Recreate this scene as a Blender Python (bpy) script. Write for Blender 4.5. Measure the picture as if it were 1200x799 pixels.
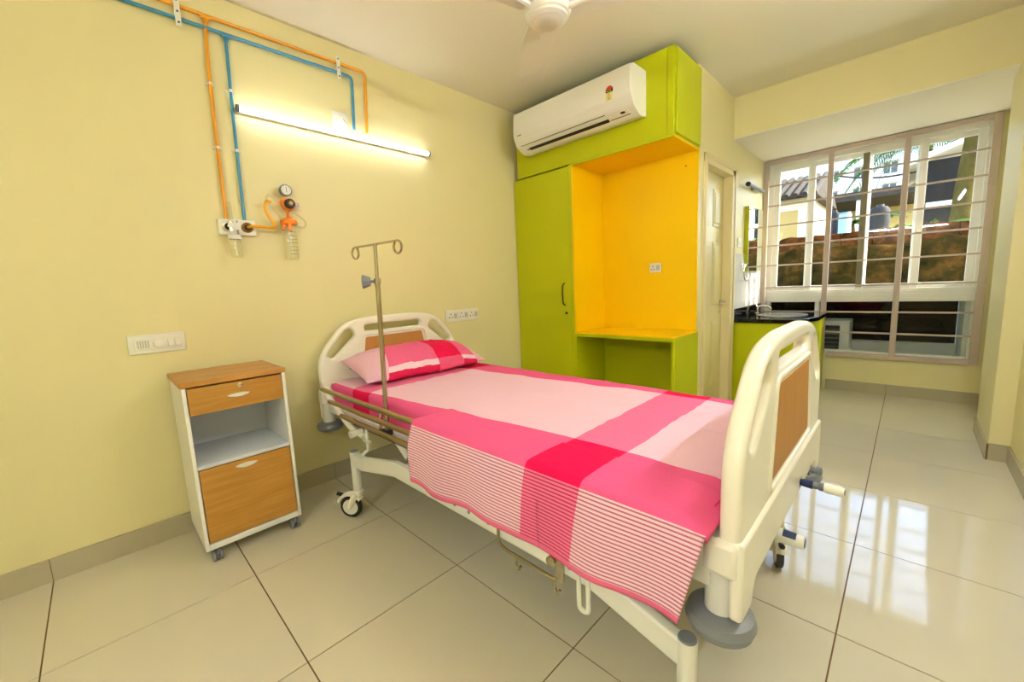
import bpy, bmesh, math, random
from mathutils import Vector, Matrix
random.seed(7)
for o in list(bpy.data.objects): bpy.data.objects.remove(o)
SC = bpy.context.scene
COL = SC.collection
PI = math.pi

# ------------------------------------------------------------------ camera
F, YAW, PITCH, ROLL = 475.31, 0.777, -0.133, -0.046
CAM = Vector((2.553, 0.268, 1.156))
_fw = Vector((-math.sin(YAW)*math.cos(PITCH), math.cos(YAW)*math.cos(PITCH), math.sin(PITCH)))
_r0 = Vector((math.cos(YAW), math.sin(YAW), 0)); _u0 = _r0.cross(_fw)
_rt = math.cos(ROLL)*_r0 + math.sin(ROLL)*_u0
_up = -math.sin(ROLL)*_r0 + math.cos(ROLL)*_u0
cd = bpy.data.cameras.new('camera'); cam = bpy.data.objects.new('camera', cd); COL.objects.link(cam)
cd.sensor_width = 36; cd.lens = F*36/1200; cd.clip_start = 0.02; cd.clip_end = 400
cam.matrix_world = Matrix(((_rt.x, _up.x, -_fw.x, CAM.x), (_rt.y, _up.y, -_fw.y, CAM.y), (_rt.z, _up.z, -_fw.z, CAM.z), (0, 0, 0, 1)))
SC.camera = cam
def at(px, py, y):            # pixel (1200x799) -> point of the plane at depth y
    v = _rt*(px-600)/F - _up*(py-399.5)/F + _fw
    return CAM + v*((y-CAM.y)/v.y)

# ------------------------------------------------------------------ world, sun, exposure
w = bpy.data.worlds.new('sky'); SC.world = w; w.use_nodes = True
nt = w.node_tree; nt.nodes.clear()
sky = nt.nodes.new('ShaderNodeTexSky'); sky.sky_type = 'NISHITA'; sky.sun_disc = False
sky.sun_elevation = math.radians(42); sky.sun_rotation = math.radians(70); sky.air_density = 1.0; sky.dust_density = 2.5
bg = nt.nodes.new('ShaderNodeBackground'); bg.inputs[1].default_value = 0.5
ow = nt.nodes.new('ShaderNodeOutputWorld'); nt.links.new(sky.outputs[0], bg.inputs[0]); nt.links.new(bg.outputs[0], ow.inputs[0])
sl = bpy.data.lights.new('sun', 'SUN'); sl.energy = 4.5; sl.angle = 0.009; sl.color = (1, .93, .82)
sun = bpy.data.objects.new('sun', sl); COL.objects.link(sun)
SUN = Vector((0.80, 0.36, 0.62)).normalized()
sun.rotation_euler = SUN.to_track_quat('Z', 'Y').to_euler(); sun.location = (6, 9, 8)
SC.view_settings.view_transform = 'Standard'; SC.view_settings.look = 'None'
SC.view_settings.exposure = 1.65; SC.view_settings.gamma = 1.0; SC.view_settings.use_curve_mapping = False
TUBE_STRENGTH = 4.2; ROOM_FILL_STRENGTH = 47.0; NEAR_FILL_STRENGTH = 60.0  # room and near values drive the added fill tubes out of view

# ------------------------------------------------------------------ materials
def srgb(r, g, b):
    f = lambda c: (c/12.92 if c <= .04045 else ((c+.055)/1.055)**2.4)
    return (f(r/255), f(g/255), f(b/255), 1)
def mat(name, col, rough=.5, metal=0, var=0, vscale=6, bump=0, bscale=60, spec=.5, coat=0, emit=None, es=0):
    m = bpy.data.materials.new(name); m.use_nodes = True
    n = m.node_tree.nodes; L = m.node_tree.links; p = n['Principled BSDF']
    c = srgb(*col); p.inputs['Base Color'].default_value = c
    p.inputs['Roughness'].default_value = rough; p.inputs['Metallic'].default_value = metal
    p.inputs['Specular IOR Level'].default_value = spec; p.inputs['Coat Weight'].default_value = coat
    if emit: p.inputs['Emission Color'].default_value = srgb(*emit); p.inputs['Emission Strength'].default_value = es
    if var or bump:
        tc = n.new('ShaderNodeTexCoord')
    if var:
        nz = n.new('ShaderNodeTexNoise'); nz.inputs['Scale'].default_value = vscale; nz.inputs['Detail'].default_value = 4
        L.new(tc.outputs['Object'], nz.inputs['Vector'])
        mx = n.new('ShaderNodeMix'); mx.data_type = 'RGBA'
        mx.inputs[6].default_value = tuple(x*(1-var) for x in c[:3])+(1,); mx.inputs[7].default_value = tuple(min(1, x*(1+var)) for x in c[:3])+(1,)
        L.new(nz.outputs['Fac'], mx.inputs[0]); L.new(mx.outputs[2], p.inputs['Base Color'])
    if bump:
        nb = n.new('ShaderNodeTexNoise'); nb.inputs['Scale'].default_value = bscale; nb.inputs['Detail'].default_value = 3
        L.new(tc.outputs['Object'], nb.inputs['Vector'])
        b = n.new('ShaderNodeBump'); b.inputs['Strength'].default_value = bump; b.inputs['Distance'].default_value = .01
        L.new(nb.outputs['Fac'], b.inputs['Height']); L.new(b.outputs[0], p.inputs['Normal'])
    return m
def wood_mat(name, c1, c2, rough, sx, sy, sz):
    m = mat(name, c1, rough); n = m.node_tree.nodes; L = m.node_tree.links; p = n['Principled BSDF']
    tc = n.new('ShaderNodeTexCoord'); mp = n.new('ShaderNodeMapping'); mp.inputs['Scale'].default_value = (sx, sy, sz)
    nz = n.new('ShaderNodeTexNoise'); nz.inputs['Scale'].default_value = 3.0; nz.inputs['Detail'].default_value = 6; nz.inputs['Distortion'].default_value = .6
    cr = n.new('ShaderNodeValToRGB'); cr.color_ramp.elements[0].color = srgb(*c1); cr.color_ramp.elements[1].color = srgb(*c2)
    cr.color_ramp.elements[0].position = .35; cr.color_ramp.elements[1].position = .68
    L.new(tc.outputs['Object'], mp.inputs[0]); L.new(mp.outputs[0], nz.inputs['Vector']); L.new(nz.outputs['Fac'], cr.inputs[0]); L.new(cr.outputs[0], p.inputs['Base Color'])
    return m
def glass_mat(name, tint=(1, 1, 1), refl=.08):
    m = bpy.data.materials.new(name); m.use_nodes = True; n = m.node_tree.nodes; L = m.node_tree.links; n.clear()
    t = n.new('ShaderNodeBsdfTransparent'); t.inputs[0].default_value = tint+(1,)
    g = n.new('ShaderNodeBsdfGlossy'); g.inputs['Roughness'].default_value = .02
    lw = n.new('ShaderNodeLayerWeight'); lw.inputs[0].default_value = .5
    pw = n.new('ShaderNodeMath'); pw.operation = 'POWER'; pw.inputs[1].default_value = 4.0; L.new(lw.outputs['Facing'], pw.inputs[0])
    fr = n.new('ShaderNodeMath'); fr.operation = 'MULTIPLY_ADD'; fr.inputs[1].default_value = .7; fr.inputs[2].default_value = refl*.4; L.new(pw.outputs[0], fr.inputs[0])
    mx = n.new('ShaderNodeMixShader'); o = n.new('ShaderNodeOutputMaterial')
    L.new(fr.outputs[0], mx.inputs[0]); L.new(t.outputs[0], mx.inputs[1]); L.new(g.outputs[0], mx.inputs[2]); L.new(mx.outputs[0], o.inputs[0])
    return m
M = {}
M['wall'] = mat('cream_wall_paint', (234, 224, 168), .42, var=.02, vscale=2, bump=.03, bscale=25)
M['ceil'] = mat('ceiling_paint', (239, 233, 212), .7, var=.02, vscale=2)
M['tile'] = mat('polished_floor_tile', (216, 208, 182), .06, var=.025, vscale=3, spec=.55)
M['grout'] = mat('brown_grout', (118, 84, 44), .8)
M['skirt'] = mat('skirting_tile', (186, 176, 146), .25, var=.03)
M['green'] = mat('lime_laminate', (190, 196, 8), .36, var=.02, spec=.3)
M['yellow'] = mat('yellow_laminate', (252, 206, 2), .4, var=.02, spec=.25)
M['white'] = mat('white_enamel', (238, 236, 226), .3)
M['acwhite'] = mat('ac_plastic', (238, 236, 222), .35)
M['bedplastic'] = mat('cream_plastic', (248, 244, 226), .28, bump=.02, bscale=220)
M['bedpaint'] = mat('bed_white_paint', (232, 232, 220), .3)
M['brownpanel'] = wood_mat('brown_bed_panel', (188, 132, 66), (194, 138, 72), .45, 3, 10, 1)
M['steel'] = mat('brushed_steel', (190, 182, 160), .25, metal=1)
M['goldrail'] = mat('champagne_rail', (182, 168, 126), .3, metal=1)
M['chrome'] = mat('chrome', (225, 225, 225), .08, metal=1)
M['rubber'] = mat('grey_rubber', (128, 132, 136), .4)
M['black'] = mat('black_plastic', (22, 22, 22), .45)
M['dark'] = mat('dark_gap', (40, 34, 20), .8)
M['greyplastic'] = mat('grey_plastic', (120, 124, 130), .4)
M['blue'] = mat('navy_plastic', (30, 44, 92), .4)
M['wood'] = wood_mat('oak_veneer', (178, 126, 48), (194, 142, 64), .4, 1.5, 1.5, 22)
M['woodside'] = wood_mat('oak_top_veneer', (186, 128, 52), (206, 150, 80), .38, 14, 1.2, 1)
M['cabwhite'] = mat('cabinet_white', (240, 238, 228), .35)
M['cabgrey'] = mat('cabinet_inside_grey', (214, 218, 222), .4)
M['orange'] = mat('orange_pipe_paint', (240, 164, 26), .35)
M['pblue'] = mat('blue_pipe_paint', (66, 146, 184), .35)
M['orangeplastic'] = mat('orange_plastic', (250, 140, 20), .35)
M['yellowtube'] = mat('amber_tubing', (250, 178, 20), .3)
M['clear'] = glass_mat('clear_plastic', (.95, .95, .90))
M['glass'] = glass_mat('window_glass', (.96, .98, .97), .045)
M['door'] = mat('cream_door_paint', (226, 212, 146), .3)
M['frame'] = mat('cream_door_frame', (236, 220, 168), .4)
M['grille'] = mat('mauve_grille_paint', (196, 178, 166), .4)
M['alu'] = mat('white_window_frame', (236, 236, 226), .3)
M['granite'] = mat('black_granite', (12, 12, 13), .06, var=.5, vscale=90)
M['mirror'] = mat('mirror_glass', (235, 240, 240), .02, metal=1)
M['walltile'] = mat('white_wall_tile', (240, 238, 226), .12)
M['tubeglow'] = mat('glowing_tube', (255, 255, 250), .4, emit=(236, 240, 252), es=TUBE_STRENGTH)
M['roomfill'] = mat('room_fill_glow', (255, 255, 250), .4, emit=(236, 240, 252), es=ROOM_FILL_STRENGTH)
M['nearfill'] = mat('near_fill_glow', (255, 255, 250), .4, emit=(236, 240, 252), es=NEAR_FILL_STRENGTH)
M['switch'] = mat('switch_plastic', (240, 238, 224), .3)
M['switchgrey'] = mat('switch_grey', (196, 192, 178), .35)
M['fan'] = mat('fan_white', (240, 238, 226), .35)
M['red'] = mat('red_print', (216, 60, 36), .5); M['ylabel'] = mat('yellow_print', (236, 222, 120), .5)

# ------------------------------------------------------------------ geometry helpers
class MB:
    def __init__(s): s.v = []; s.f = []; s.uv = []
    def box(s, x0, x1, y0, y1, z0, z1):
        b = len(s.v); s.v += [(x, y, z) for x in (x0, x1) for y in (y0, y1) for z in (z0, z1)]
        s.f += [tuple(b+i for i in q) for q in ((0, 1, 3, 2), (4, 6, 7, 5), (0, 4, 5, 1), (2, 3, 7, 6), (0, 2, 6, 4), (1, 5, 7, 3))]
        return s
    def tube(s, pts, r, n=10, closed=False):
        pts = [Vector(p) for p in pts]; N = len(pts); rings = []; prev = None
        rr = r if isinstance(r, (list, tuple)) else [r]*N
        for i, p in enumerate(pts):
            if closed: d = pts[(i+1) % N]-pts[i-1]
            else: d = (pts[min(i+1, N-1)]-pts[max(i-1, 0)])
            d.normalize()
            if prev is None:
                a = Vector((0, 0, 1)) if abs(d.z) < .9 else Vector((1, 0, 0)); u = d.cross(a).normalized()
            else:
                u = (prev - d*prev.dot(d)).normalized()
            prev = u; v = d.cross(u); b = len(s.v)
            k = 1.0
            if 0 < i < N-1 or closed:
                e1 = (pts[i]-pts[i-1]).normalized(); e2 = (pts[(i+1) % N]-pts[i]).normalized()
                k = 1/max(.5, math.sqrt(max(0, (1+e1.dot(e2))/2)))
            for j in range(n):
                a = 2*PI*j/n; s.v.append(tuple(p+(u*math.cos(a)+v*math.sin(a))*rr[i]*(k if 0 else 1)))
            rings.append(b)
        R = range(N) if closed else range(N-1)
        for i in R:
            a, b = rings[i], rings[(i+1) % N]
            for j in range(n): s.f.append((a+j, a+(j+1) % n, b+(j+1) % n, b+j))
        if not closed:
            s.f.append(tuple(rings[0]+j for j in reversed(range(n)))); s.f.append(tuple(rings[-1]+j for j in range(n)))
        return s
    def cyl(s, p0, p1, r, n=16): return s.tube([p0, p1], r, n)
    def lathe(s, prof, o, axis='z', n=24):
        b = len(s.v); o = Vector(o)
        for (r, h) in prof:
            for j in range(n):
                a = 2*PI*j/n; c, d = r*math.cos(a), r*math.sin(a)
                q = {'z': (c, d, h), 'x': (h, c, d), 'y': (d, h, c)}[axis]; s.v.append(tuple(o+Vector(q)))
        for i in range(len(prof)-1):
            for j in range(n): s.f.append((b+i*n+j, b+i*n+(j+1) % n, b+(i+1)*n+(j+1) % n, b+(i+1)*n+j))
        s.f.append(tuple(b+j for j in reversed(range(n)))); s.f.append(tuple(b+(len(prof)-1)*n+j for j in range(n)))
        return s
    def prism(s, pts, ax, a0, a1):      # convex/simple outline in the plane normal to ax, extruded a0..a1
        b = len(s.v); N = len(pts)
        for a in (a0, a1):
            for (p, q) in pts: s.v.append({'x': (a, p, q), 'y': (p, a, q), 'z': (p, q, a)}[ax])
        s.f.append(tuple(b+i for i in range(N))); s.f.append(tuple(b+N+i for i in reversed(range(N))))
        for i in range(N): s.f.append((b+i, b+(i+1) % N, b+N+(i+1) % N, b+N+i))
        return s
    def build(s, name, m, parent=None, bevel=0, smooth=False, seg=2, angle=35):
        me = bpy.data.meshes.new(name); me.from_pydata(s.v, [], s.f); me.update()
        bm = bmesh.new(); bm.from_mesh(me); bmesh.ops.recalc_face_normals(bm, faces=bm.faces); bm.to_mesh(me); bm.free()
        o = bpy.data.objects.new(name, me); COL.objects.link(o); me.materials.append(M[m] if isinstance(m, str) else m)
        if parent: o.parent = parent
        if bevel:
            md = o.modifiers.new('bevel', 'BEVEL'); md.width = bevel; md.segments = seg; md.limit_method = 'ANGLE'; md.angle_limit = math.radians(40)
        if smooth or bevel:
            for p in me.polygons: p.use_smooth = True
            try: me.set_sharp_from_angle(angle=math.radians(angle))
            except Exception: pass
        return o
def box(name, m, x0, x1, y0, y1, z0, z1, parent=None, bevel=0): return MB().box(x0, x1, y0, y1, z0, z1).build(name, m, parent, bevel)
def tag(o, label, cat, group=None, kind=None):
    o['label'] = label; o['category'] = cat
    if group: o['group'] = group
    if kind: o['kind'] = kind
    return o
def struct(o, label=None):
    o['kind'] = 'structure'
    if label: o['label'] = label
    return o
def empty(name, loc=(0, 0, 0), rz=0):
    o = bpy.data.objects.new(name, None); COL.objects.link(o); o.location = loc; o.rotation_euler = (0, 0, rz); o.empty_display_size = .1
    return o
def thing(name, label, cat, loc=(0, 0, 0), group=None, kind=None):
    o = empty(name, loc); tag(o, label, cat, group, kind); return o
def local(root, o):
    """parent o (built in world coordinates) under root, leaving it in place"""
    o.parent = root; o.matrix_parent_inverse = Matrix.Translation(-Vector(root.location)); return o
class Thing:
    """builds parts in world coordinates under an Empty at the thing's base"""
    def __init__(s, name, label, cat, loc, group=None, kind=None): s.o = thing(name, label, cat, loc, group, kind)
    def add(s, mb, name, m, bevel=0, smooth=False, parent=None, **k):
        o = mb.build(name, m, None, bevel, smooth, **k)
        if parent: o.parent = parent
        else: local(s.o, o)
        return o
    def box(s, name, m, x0, x1, y0, y1, z0, z1, bevel=0, parent=None): return s.add(MB().box(x0, x1, y0, y1, z0, z1), name, m, bevel, parent=parent)
def outline_mesh(name, loops, thick, bev, m, res=4):
    """filled 2-D outline with holes, extruded and rounded; lies in local XY, thickness along Z"""
    cu = bpy.data.curves.new(name, 'CURVE'); cu.dimensions = '2D'; cu.fill_mode = 'BOTH'; cu.extrude = max(0, thick/2-bev); cu.bevel_depth = bev; cu.bevel_resolution = res
    cu.offset = -bev
    for lp in loops:
        sp = cu.splines.new('POLY'); sp.points.add(len(lp)-1); sp.use_cyclic_u = True
        for p, (a, b) in zip(sp.points, lp): p.co = (a, b, 0, 1)
    t = bpy.data.objects.new('tmp', cu); COL.objects.link(t)
    dg = bpy.context.evaluated_depsgraph_get(); dg.update()
    me = bpy.data.meshes.new_from_object(t.evaluated_get(dg)); bpy.data.objects.remove(t)
    me.materials.clear(); me.materials.append(M[m])
    for p in me.polygons: p.use_smooth = True
    try: me.set_sharp_from_angle(angle=math.radians(50))
    except Exception: pass
    o = bpy.data.objects.new(name, me); COL.objects.link(o); return o
def rounded(pts, r, n=5):
    out = []; N = len(pts)
    for i in range(N):
        p = Vector(pts[i]).to_2d(); a = Vector(pts[i-1]).to_2d(); b = Vector(pts[(i+1) % N]).to_2d()
        ri = r[i] if isinstance(r, (list, tuple)) else r
        d1 = (a-p); d2 = (b-p); k = min(ri, d1.length*.48, d2.length*.48)
        if k < 1e-5: out.append((p.x, p.y)); continue
        s = p+d1.normalized()*k; e = p+d2.normalized()*k
        for j in range(n+1):
            t = j/n; q = s*(1-t)**2+p*2*t*(1-t)+e*t*t; out.append((q.x, q.y))
    return out
def arc3(pts, r, n=5):
    """polyline in 3-D with rounded corners"""
    P = [Vector(p) for p in pts]; out = [P[0]]
    for i in range(1, len(P)-1):
        p = P[i]; d1 = P[i-1]-p; d2 = P[i+1]-p; k = min(r, d1.length*.48, d2.length*.48)
        s = p+d1.normalized()*k; e = p+d2.normalized()*k
        for j in range(n+1):
            t = j/n; out.append(s*(1-t)**2+p*2*t*(1-t)+e*t*t)
    out.append(P[-1]); return out
def copy_tree(o, parent=None, delta=None):
    c = o.copy(); COL.objects.link(c)
    if parent: c.parent = parent
    for ch in list(o.children): copy_tree(ch, c)
    return c

# ------------------------------------------------------------------ the room
RW = 3.03      # right wall
YN = -0.95     # wall behind the camera
YM = 3.42      # wall behind the wardrobe
XD = 1.40      # wall with the door
YC = 5.29      # window wall
H = 2.645      # ceiling
HS = 2.31      # soffit by the window
floor = struct(MB().box(0, RW, YN, YM, -.06, -.0025).box(XD, RW, YM, YC, -.06, -.0025).build('floor', 'grout'))
xs = [0, .649, 1.249, 1.849, 2.449, RW]; ys = [YN]+[.6*j for j in range(-1, 9)]+[YC]
tile_cache = {}
for i in range(len(xs)-1):
    for j in range(len(ys)-1):
        x0, x1, y0, y1 = xs[i], xs[i+1], ys[j], ys[j+1]
        if y0 >= YM-.01 and x1 <= XD: continue
        if y0 >= YM and x0 < XD: x0 = XD
        g = .0022; sx, sy = round(x1-x0-2*g, 4), round(y1-y0-2*g, 4)
        if (sx, sy) not in tile_cache:
            t = MB().box(-sx/2, sx/2, -sy/2, sy/2, -.0025, 0).build('tile', 'tile', floor)
            tile_cache[(sx, sy)] = t.data
        else:
            t = bpy.data.objects.new('tile', tile_cache[(sx, sy)]); COL.objects.link(t); t.parent = floor
        t.location = ((x0+x1)/2, (y0+y1)/2, 0)
struct(box('wall_left', 'wall', -.12, 0, YN-.12, YM+.12, -.06, H+.1))
struct(box('wall_middle', 'wall', 0, XD-.12, YM, YM+.12, -.06, H+.1))
struct(box('wall_near', 'wall', 0, RW, YN-.12, YN, -.06, H+.1))
struct(box('wall_right', 'wall', RW, RW+.12, YN-.12, YC+.1, -.06, H+.1))
DY0, DY1, DZ = 3.60, 4.25, 2.03
struct(MB().box(XD-.12, XD, YM, DY0, -.06, H+.1).box(XD-.12, XD, DY1, YC+.1, -.06, H+.1).box(XD-.12, XD, DY0, DY1, DZ, H+.1).build('wall_door_side', 'wall'))
WX0, WX1, WZ0, WZ1 = XD, 2.985, .365, HS
struct(MB().box(XD, RW, YC, YC+.12, -.06, WZ0).box(WX1, RW, YC, YC+.12, WZ0, H+.1).box(XD, WX1, YC, YC+.12, WZ1, H+.1).build('wall_far', 'wall'))
struct(MB().box(-.12, RW+.12, YN-.12, YM+.12, H, H+.12).box(XD-.12, RW+.12, YM+.12, YC+.12, H, H+.12).build('ceiling', 'ceil'))
bm_ = struct(box('trim_1', 'wall', XD, RW, 4.25, YC, HS+.012, H), 'deep dropped beam in front of the window')
sof = box('soffit', 'ceil', XD, RW, 4.25, YC, HS, HS+.012, bm_)
struct(box('trim_2', 'wall', 2.945, RW, 3.89, 4.49, 0, HS), 'cream pillar on the right wall')
def skirting(name, side, segs):
    """segs: (axis, fixed, a0, a1, out, joints) - tiles 10 cm tall standing out from the wall"""
    root = None
    for ax, fx, a0, a1, out, joints in segs:
        cuts = [a0]+[j for j in joints if a0+.03 < j < a1-.03]+[a1]
        back = MB(); 
        if ax == 'y': back.box(min(fx, fx+out*.6), max(fx, fx+out*.6), a0, a1, 0, .097)
        else: back.box(a0, a1, min(fx, fx+out*.6), max(fx, fx+out*.6), 0, .097)
        b = back.build(name if root is None else 'joint_backing', 'grout', root)
        if root is None: root = struct(b)
        for u, v in zip(cuts[:-1], cuts[1:]):
            u += .0012; v -= .0012
            if ax == 'y': box('skirting_tile', 'skirt', min(fx, fx+out), max(fx, fx+out), u, v, 0, .10, root)
            else: box('skirting_tile', 'skirt', u, v, min(fx, fx+out), max(fx, fx+out), 0, .10, root)
    return root
JY = [.6*j for j in range(-2, 9)]; JX = xs
skirting('baseboard_left', 'l', [('y', 0, YN, 2.93, .012, JY)])
skirting('baseboard_far', 'f', [('x', YC, 2.0, RW, -.012, JX)])
skirting('baseboard_right', 'r', [('y', RW, YN, 3.89, -.012, JY), ('x', 3.89, 2.945, RW, -.012, []), ('y', 2.945, 3.878, 4.49, -.012, [4.2]), ('y', RW, 4.49, YC, -.012, [4.8])])

# ------------------------------------------------------------------ window: grille, sliding sashes, lower panes
win = struct(empty('window_1', ((WX0+WX1)/2, YC+.06, WZ0)), 'wide white sliding window with lower fixed panes')
def wpart(mb, name, m, bevel=0, parent=None):
    o = mb.build(name, m, None, bevel)
    if parent: o.parent = parent
    else: local(win, o)
    return o
y0, y1 = YC+.05, YC+.11
wpart(MB().box(WX0+.02, WX0+.085, y0, y1, WZ0+.02, WZ1-.01).box(WX1-.06, WX1, y0, y1, WZ0+.02, WZ1-.01).box(WX0+.085, WX1-.06, y0, y1, WZ1-.075, WZ1-.01).box(WX0+.085, WX1-.06, y0, y1, WZ0, WZ0+.025), 'window_frame', 'alu', .004)
mr = wpart(MB().box(WX0+.02, WX1, y0-.015, y1, .865, .985), 'middle_rail', 'alu', .004)
for z in (.895, .93, .96): wpart(MB().box(WX0+.02, WX1, y0-.021, y0-.014, z-.004, z+.004), 'rail_rib', 'alu', 0, mr)
zb, zt = .985, WZ1-.075
for k, (a, b, yy) in enumerate(((1.487, 1.83, y0+.012), (1.765, 2.245, y0+.04), (2.18, 2.60, y0+.012), (2.535, 2.925, y0+.04))):
    f = wpart(MB().box(a, a+.05, yy-.012, yy+.012, zb, zt).box(b-.05, b, yy-.012, yy+.012, zb, zt).box(a+.05, b-.05, yy-.012, yy+.012, zb, zb+.045).box(a+.05, b-.05, yy-.012, yy+.012, zt-.045, zt), 'sash', 'alu', .003)
    wpart(MB().box(a+.05, b-.05, yy-.003, yy+.003, zb+.045, zt-.045), 'pane', 'glass', 0, f)
wpart(MB().box(2.178, 2.222, y0-.006, y0-.0005, zb+.02, zt-.02), 'interlock_strip', mat('olive_strip', (120, 112, 84), .5))
wpart(MB().box(1.875, 1.915, y0, y1, WZ0+.025, .865), 'mullion', 'alu', .003)
for a, b in ((WX0+.085, 1.875), (1.915, WX1-.06)): wpart(MB().box(a, b, y0+.03, y0+.036, WZ0+.025, .865), 'pane', 'glass')
wpart(MB().box(WX0, WX1, YC-.0, YC+.05, WZ0, WZ0+.012), 'sill', 'alu', .002)
gr = Thing('window_grille', 'mauve painted steel security grille fixed across the window', 'grille', (2.19, YC-.02, WZ0))
ga, gb = YC-.034, YC-.004
gr.add(MB().box(WX0+.004, WX0+.05, ga, gb, WZ0-.005, WZ1-.004).box(WX1-.045, WX1+.005, ga, gb, WZ0-.03, WZ1-.004).box(WX0+.05, WX1-.045, ga, gb, WZ1-.045, WZ1-.004).box(2.0, WX1-.045, ga, gb, WZ0-.03, WZ0+.014), 'frame', 'grille', .003)
for x in (1.955, 2.47): gr.box('upright', 'grille', x-.021, x+.021, ga-.004, gb+.004, WZ0-.005, WZ1-.045, .003)
for z in (2.052, 1.853, 1.652, 1.452, 1.25, 1.02, .772, .577):
    gr.add(MB().box(WX0+.05, WX1-.045, ga+.008, gb-.010, z-.0075, z+.0075), 'bar', 'grille')
for z in (1.80, 1.04): gr.box('lug', 'grille', WX1-.03, WX1-.004, ga-.012, ga, z-.025, z+.025, .003)

# ------------------------------------------------------------------ door in the passage wall
dr = struct(empty('door_1', (XD-.06, (DY0+DY1)/2, 0)), 'cream moulded panel door with chrome lever handle')
def dpart(mb, name, m, bevel=0, parent=None):
    o = mb.build(name, m, None, bevel)
    if parent: o.parent = parent
    else: local(dr, o)
    return o
cw = .07
dpart(MB().box(XD-.11, XD+.012, DY0-cw+.03, DY0+.025, 0, DZ+.05).box(XD-.11, XD+.012, DY1-.025, DY1+cw, 0, DZ+.05).box(XD-.11, XD+.012, DY0-cw+.03, DY1+cw, DZ-.02, DZ+.05), 'door_frame', 'frame', .006)
dpart(MB().box(XD+.012, XD+.020, DY0-cw+.03, DY0-.01, 0, DZ+.05).box(XD+.012, XD+.020, DY1+.03, DY1+cw, 0, DZ+.05).box(XD+.012, XD+.020, DY0-cw+.03, DY1+cw, DZ+.02, DZ+.05), 'door_casing', 'frame', .004)
leaf = dpart(MB().box(XD-.10, XD-.062, DY0+.025, DY1-.025, .008, DZ-.022), 'leaf', 'door', .003)
fx = XD-.062; ya, yb, yc = DY0+.095, (DY0+DY1)/2, DY1-.095
for (a, b) in ((ya, yb-.04), (yb+.04, yc)):
    for (c, d) in ((.2, .78), (.92, 1.45), (1.58, 1.88)):
        dpart(MB().box(fx-.001, fx+.006, a, b, c, d), 'panel_moulding', 'door', .006, leaf)
        dpart(MB().box(fx+.004, fx+.011, a+.025, b-.025, c+.025, d-.025), 'panel', 'door', .006, leaf)
hy, hz = DY1-.075, .935
h = dpart(MB().lathe([(.024, 0), (.024, .006), (.012, .009), (.009, .045)], (fx, hy, hz), 'x', 16).tube(arc3([(fx+.045, hy, hz), (fx+.05, hy-.03, hz+.004), (fx+.046, hy-.12, hz-.006)], .02), .0085, 10), 'door_handle', 'chrome', 0, leaf)
dpart(MB().box(fx, fx+.004, hy-.016, hy+.016, hz-.10, hz-.04), 'keyhole_plate', 'chrome', .002, leaf)

# ------------------------------------------------------------------ wardrobe, loft, niche desk
YF = 2.97
wd = Thing('wardrobe', 'tall lime green single-door wardrobe beside the yellow niche', 'wardrobe', (.31, 3.2, 0))
wd.box('carcass', 'green', .004, .618, YF+.02, YM-.004, 0, 2.07, .002)
d = wd.box('door', 'green', .008, .592, YF, YF+.0185, .06, 2.058, .002)
wd.box('edge_strip', 'green', .594, .618, YF, YF+.0195, 0, 2.07, .001)
wd.add(MB().tube(arc3([(.527, YF, 1.165), (.527, YF-.026, 1.15), (.527, YF-.032, 1.075), (.527, YF-.026, 1.0), (.527, YF, .985)], .02), .0065, 8), 'handle', mat('dark_handle', (86, 74, 30), .4, metal=.7), smooth=True, parent=d)
wd.add(MB().lathe([(.011, 0), (.011, .006), (.004, .008)], (.543, YF-.008, .921), 'y', 12), 'lock', mat('dark_lock', (60, 50, 24), .4, metal=.7), smooth=True, parent=d)
lf = Thing('loft_cabinet', 'lime green overhead cabinet above the yellow niche', 'cabinet', (.74, 3.2, 2.07))
lf.box('carcass', 'green', .058, 1.418, YF+.02, YM-.004, 2.074, 2.596, .002)
lf.box('front_panel', 'green', .058, 1.375, YF, YF+.0195, 2.074, 2.596, .002)
lf.box('corner_strip', 'green', 1.378, 1.420, YF-.002, YF+.019, 2.074, 2.596, .002)
lf.box('side_panel', 'green', 1.4185, 1.430, YF+.03, YM-.01, 2.085, 2.592, .002)
nb = Thing('niche_panelling', 'yellow laminate panels lining the open study niche', 'panelling', (1.0, 3.3, .75))
nb.box('back_panel', 'yellow', .632, XD+.018, YM-.016, YM-.001, .765, 2.058, .0)
nb.box('side_panel', 'yellow', .6195, .6315, YF+.001, YM-.001, .765, 2.058, .0)
nb.box('top_panel', 'yellow', .6195, 1.418, YF+.012, YM-.001, 2.058, 2.0735, .0)
nb.add(MB().lathe([(.006, 0), (.006, .006)], (1.33, YM-.022, 1.97), 'y', 10), 'screw_cap', mat('orange_cap', (196, 120, 10), .5))
nb.box('green_edge', 'green', .619, 1.418, YF, YF+.0115, 2.058, 2.0735)
ds = Thing('study_desk', 'lime green desk with a yellow top in the niche', 'desk', (1.0, 3.2, 0))
tp = rounded([(.62, YM-.018), (.62, YF), (1.435, YF), (1.435, YM-.018)], [.001, .001, .012, .001])
ds.add(MB().prism(tp, 'z', .757, .7645), 'desk_top', 'yellow')
ds.add(MB().prism(tp, 'z', .732, .7565), 'edge_board', 'green')
ds.box('side_panel', 'green', 1.412, 1.434, YF+.004, YM-.018, 0, .7318, .001)
ds.box('back_panel', 'green', .62, 1.411, YM-.016, YM-.002, 0, .7318, 0)
ds.box('inner_side_panel', 'green', .6195, .6295, YF+.004, YM-.018, 0, .7318, 0)
sk = Thing('wall_socket', 'white switch and socket plate on the yellow niche back', 'socket', (1.10, YM-.016, 1.25))
sk.box('plate', 'switch', 1.055, 1.148, YM-.026, YM-.0165, 1.215, 1.288, .003)
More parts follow.
